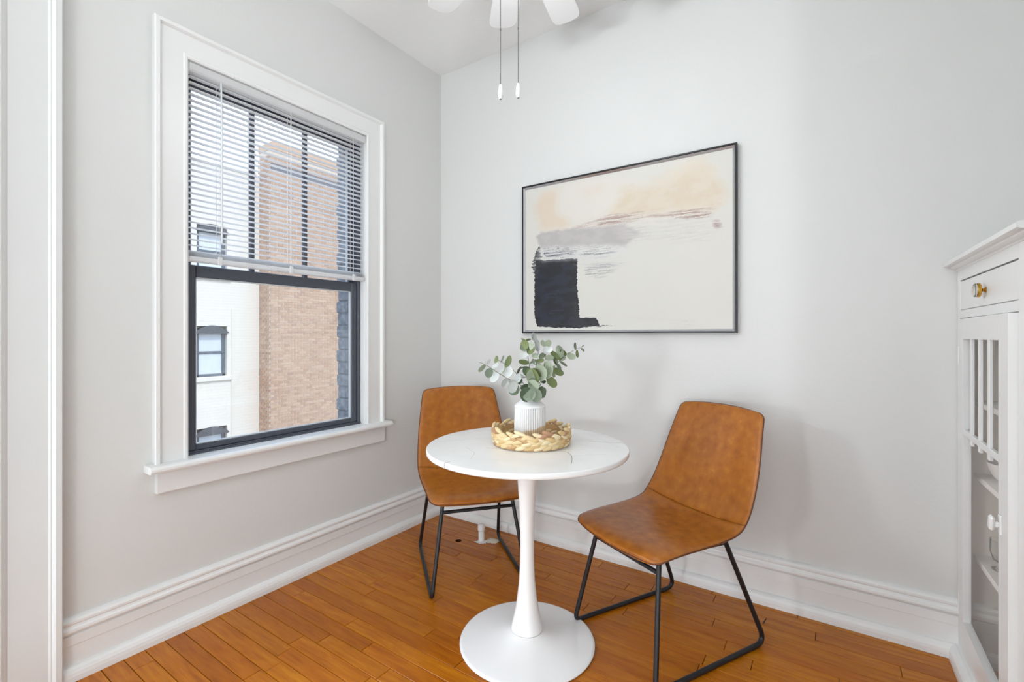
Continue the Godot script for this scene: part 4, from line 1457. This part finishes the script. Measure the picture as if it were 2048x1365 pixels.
# ---------------------------------------------------------------- fan
const FAN := Vector3(1.241, 0, 0.938)

func build_fan() -> void:
	var t := thing("ceiling_fan", "white ceiling fan whose blade tips show at the top edge", "ceiling fan", V(FAN.x, 2.56, FAN.z))
	obj("canopy", MB.new().lathe([Vector2(0, 0.24), Vector2(0.03, 0.24), Vector2(0.07, 0.30), Vector2(0.075, 0.338), Vector2(0, 0.338)], 32), M.fan_white, t)
	obj("downrod", MB.new().tube([V(0, 0.16, 0), V(0, 0.26, 0)], 0.013, 12), M.fan_white, t)
	obj("motor", MB.new().lathe([Vector2(0, 0.02), Vector2(0.10, 0.02), Vector2(0.125, 0.05), Vector2(0.13, 0.10), Vector2(0.11, 0.15), Vector2(0.05, 0.175), Vector2(0, 0.175)], 40), M.fan_white, t)
	obj("switch_housing", MB.new().lathe([Vector2(0, -0.02), Vector2(0.05, -0.02), Vector2(0.066, -0.01), Vector2(0.07, 0.021), Vector2(0, 0.021)], 32), M.fan_white, t)
	globe(t, V(0, -0.085, 0), 0.2, 0.08)
	var bl := MB.new()
	var outline := []
	for p in [[0.20, 0.042], [0.24, 0.050], [0.40, 0.060], [0.55, 0.066], [0.575, 0.064], [0.595, 0.056], [0.607, 0.040], [0.611, 0.018]]:
		outline.append(Vector2(p[0], p[1]))
	for i in range(outline.size() - 1, -1, -1):
		outline.append(Vector2(outline[i].x, -outline[i].y))
	bl.sweep(outline, [F(V(1, 0, 0), V(0, 0, 1), V(0, -0.004, 0)), F(V(1, 0, 0), V(0, 0, 1), V(0, 0.004, 0))])
	var bm := bl.mesh()
	var arm := MB.new().bx(0.10, 0.24, 0.004, 0.010, -0.016, 0.016, 0.002).mesh()
	for k in 12:
		var h := Node3D.new()
		var a := 0.5942 + PI / 2 - deg_to_rad(22.7) + k * TAU / 12.0
		var turn := Transform3D(Basis(Vector3.UP, a) * Basis(Vector3.RIGHT, deg_to_rad(-7.0)), V(0, 0.10, 0))
		h.free()
		var o := obj("blade", bm, M.fan_white, t)
		o.transform = turn
		var q := obj("blade_arm", arm, M.fan_white, o)
		q.transform = Transform3D()
	# two bead chains with white pulls
	var ends := [V(1.1825, 2.0069, 0.9774), V(1.2346, 2.0115, 0.9422)]
	var said := ["left bead pull chain with white teardrop pull hanging from the fan", "right bead pull chain with white teardrop pull hanging from the fan"]
	for k in 2:
		var e: Vector3 = ends[k]
		var c := thing("pull_chain", said[k], "pull chain", e, 0.0, "pull chains of the ceiling fan")
		var prof := [Vector2(0, 0.004), Vector2(0.0022, 0.0035), Vector2(0.0036, 0.001), Vector2(0.0052, 0.0012), Vector2(0.0072, 0.006), Vector2(0.0088, 0.013), Vector2(0.0090, 0.020), Vector2(0.0080, 0.032), Vector2(0.0062, 0.044), Vector2(0.0048, 0.050), Vector2(0.0030, 0.0525), Vector2(0, 0.053)]
		obj("pull", MB.new().lathe(prof, 24), M.fan_white, c)
		obj("tip_hole", MB.new().lathe([Vector2(0, 0.0005), Vector2(0.0034, 0.0005), Vector2(0.0036, 0.0016), Vector2(0, 0.003)], 12), M.chain, c)
		var ch := MB.new()
		var y := 0.054
		var topy := 2.545 - e.y
		while y < topy:
			ch.ball(Transform3D(Basis().scaled(Vector3.ONE * 0.0020), V(0, y, 0)), 6, 4)
			y += 0.0047
		ch.tube([V(0, 0.053, 0), V(0, topy, 0)], 0.0005, 4)
		var co := obj("bead_chain", ch, M.chain, c)
		co.set_meta("kind", "stuff")
		obj("connector", MB.new().tube([V(0, 0.243, 0), V(0, 0.252, 0)], 0.0024, 8), M.chain, c)

func build_pipe() -> void:
	var t := thing("capped_pipe", "short white painted pipe stub with cap rising from the floor corner", "pipe", V(0.504, 0.0, 0.212))
	obj("pipe", MB.new().lathe([Vector2(0, 0), Vector2(0.017, 0), Vector2(0.0165, 0.066), Vector2(0, 0.066)], 24), M.old_paint, t)
	obj("cap", MB.new().lathe([Vector2(0, 0.060), Vector2(0.019, 0.060), Vector2(0.0205, 0.063), Vector2(0.0205, 0.082), Vector2(0.0185, 0.091), Vector2(0.012, 0.096), Vector2(0, 0.097)], 24), M.old_paint, t)
	var right := V(0.82859, 0, -0.55985)
	var fwd := V(-0.55985, 0, -0.82859)
	for k in 2:
		var c := right * (0.005 if k == 0 else 0.062) + fwd * (-0.012 if k == 0 else -0.002)
		var rows := []
		var outer := []
		var mid := []
		var cen := []
		var low := []
		var r := RandomNumberGenerator.new()
		r.seed = 30 + k
		for j in 28:
			var w := TAU * j / 28.0
			var a := (0.044 if k == 0 else 0.052) * r.randf_range(0.62, 1.1)
			var b := (0.030 if k == 0 else 0.036) * r.randf_range(0.62, 1.1)
			var d := right * cos(w) * a + fwd * sin(w) * b
			low.append(c + d + V(0, 0.0002, 0))
			outer.append(c + d * 0.97 + V(0, 0.0012, 0))
			mid.append(c + d * 0.6 + V(0, 0.0022 + r.randf() * 0.0015, 0))
			cen.append(c + V(0, 0.003, 0))
		rows = [low, outer, mid, cen]
		var o := obj("paint_splotch" if k == 0 else "plaster_patch", MB.new().grid(rows, false, true), M.old_paint if k == 0 else M.plaster, t)
		o.set_meta("label", "spilled white paint round the pipe" if k == 0 else "crumbled cream plaster beside the pipe")
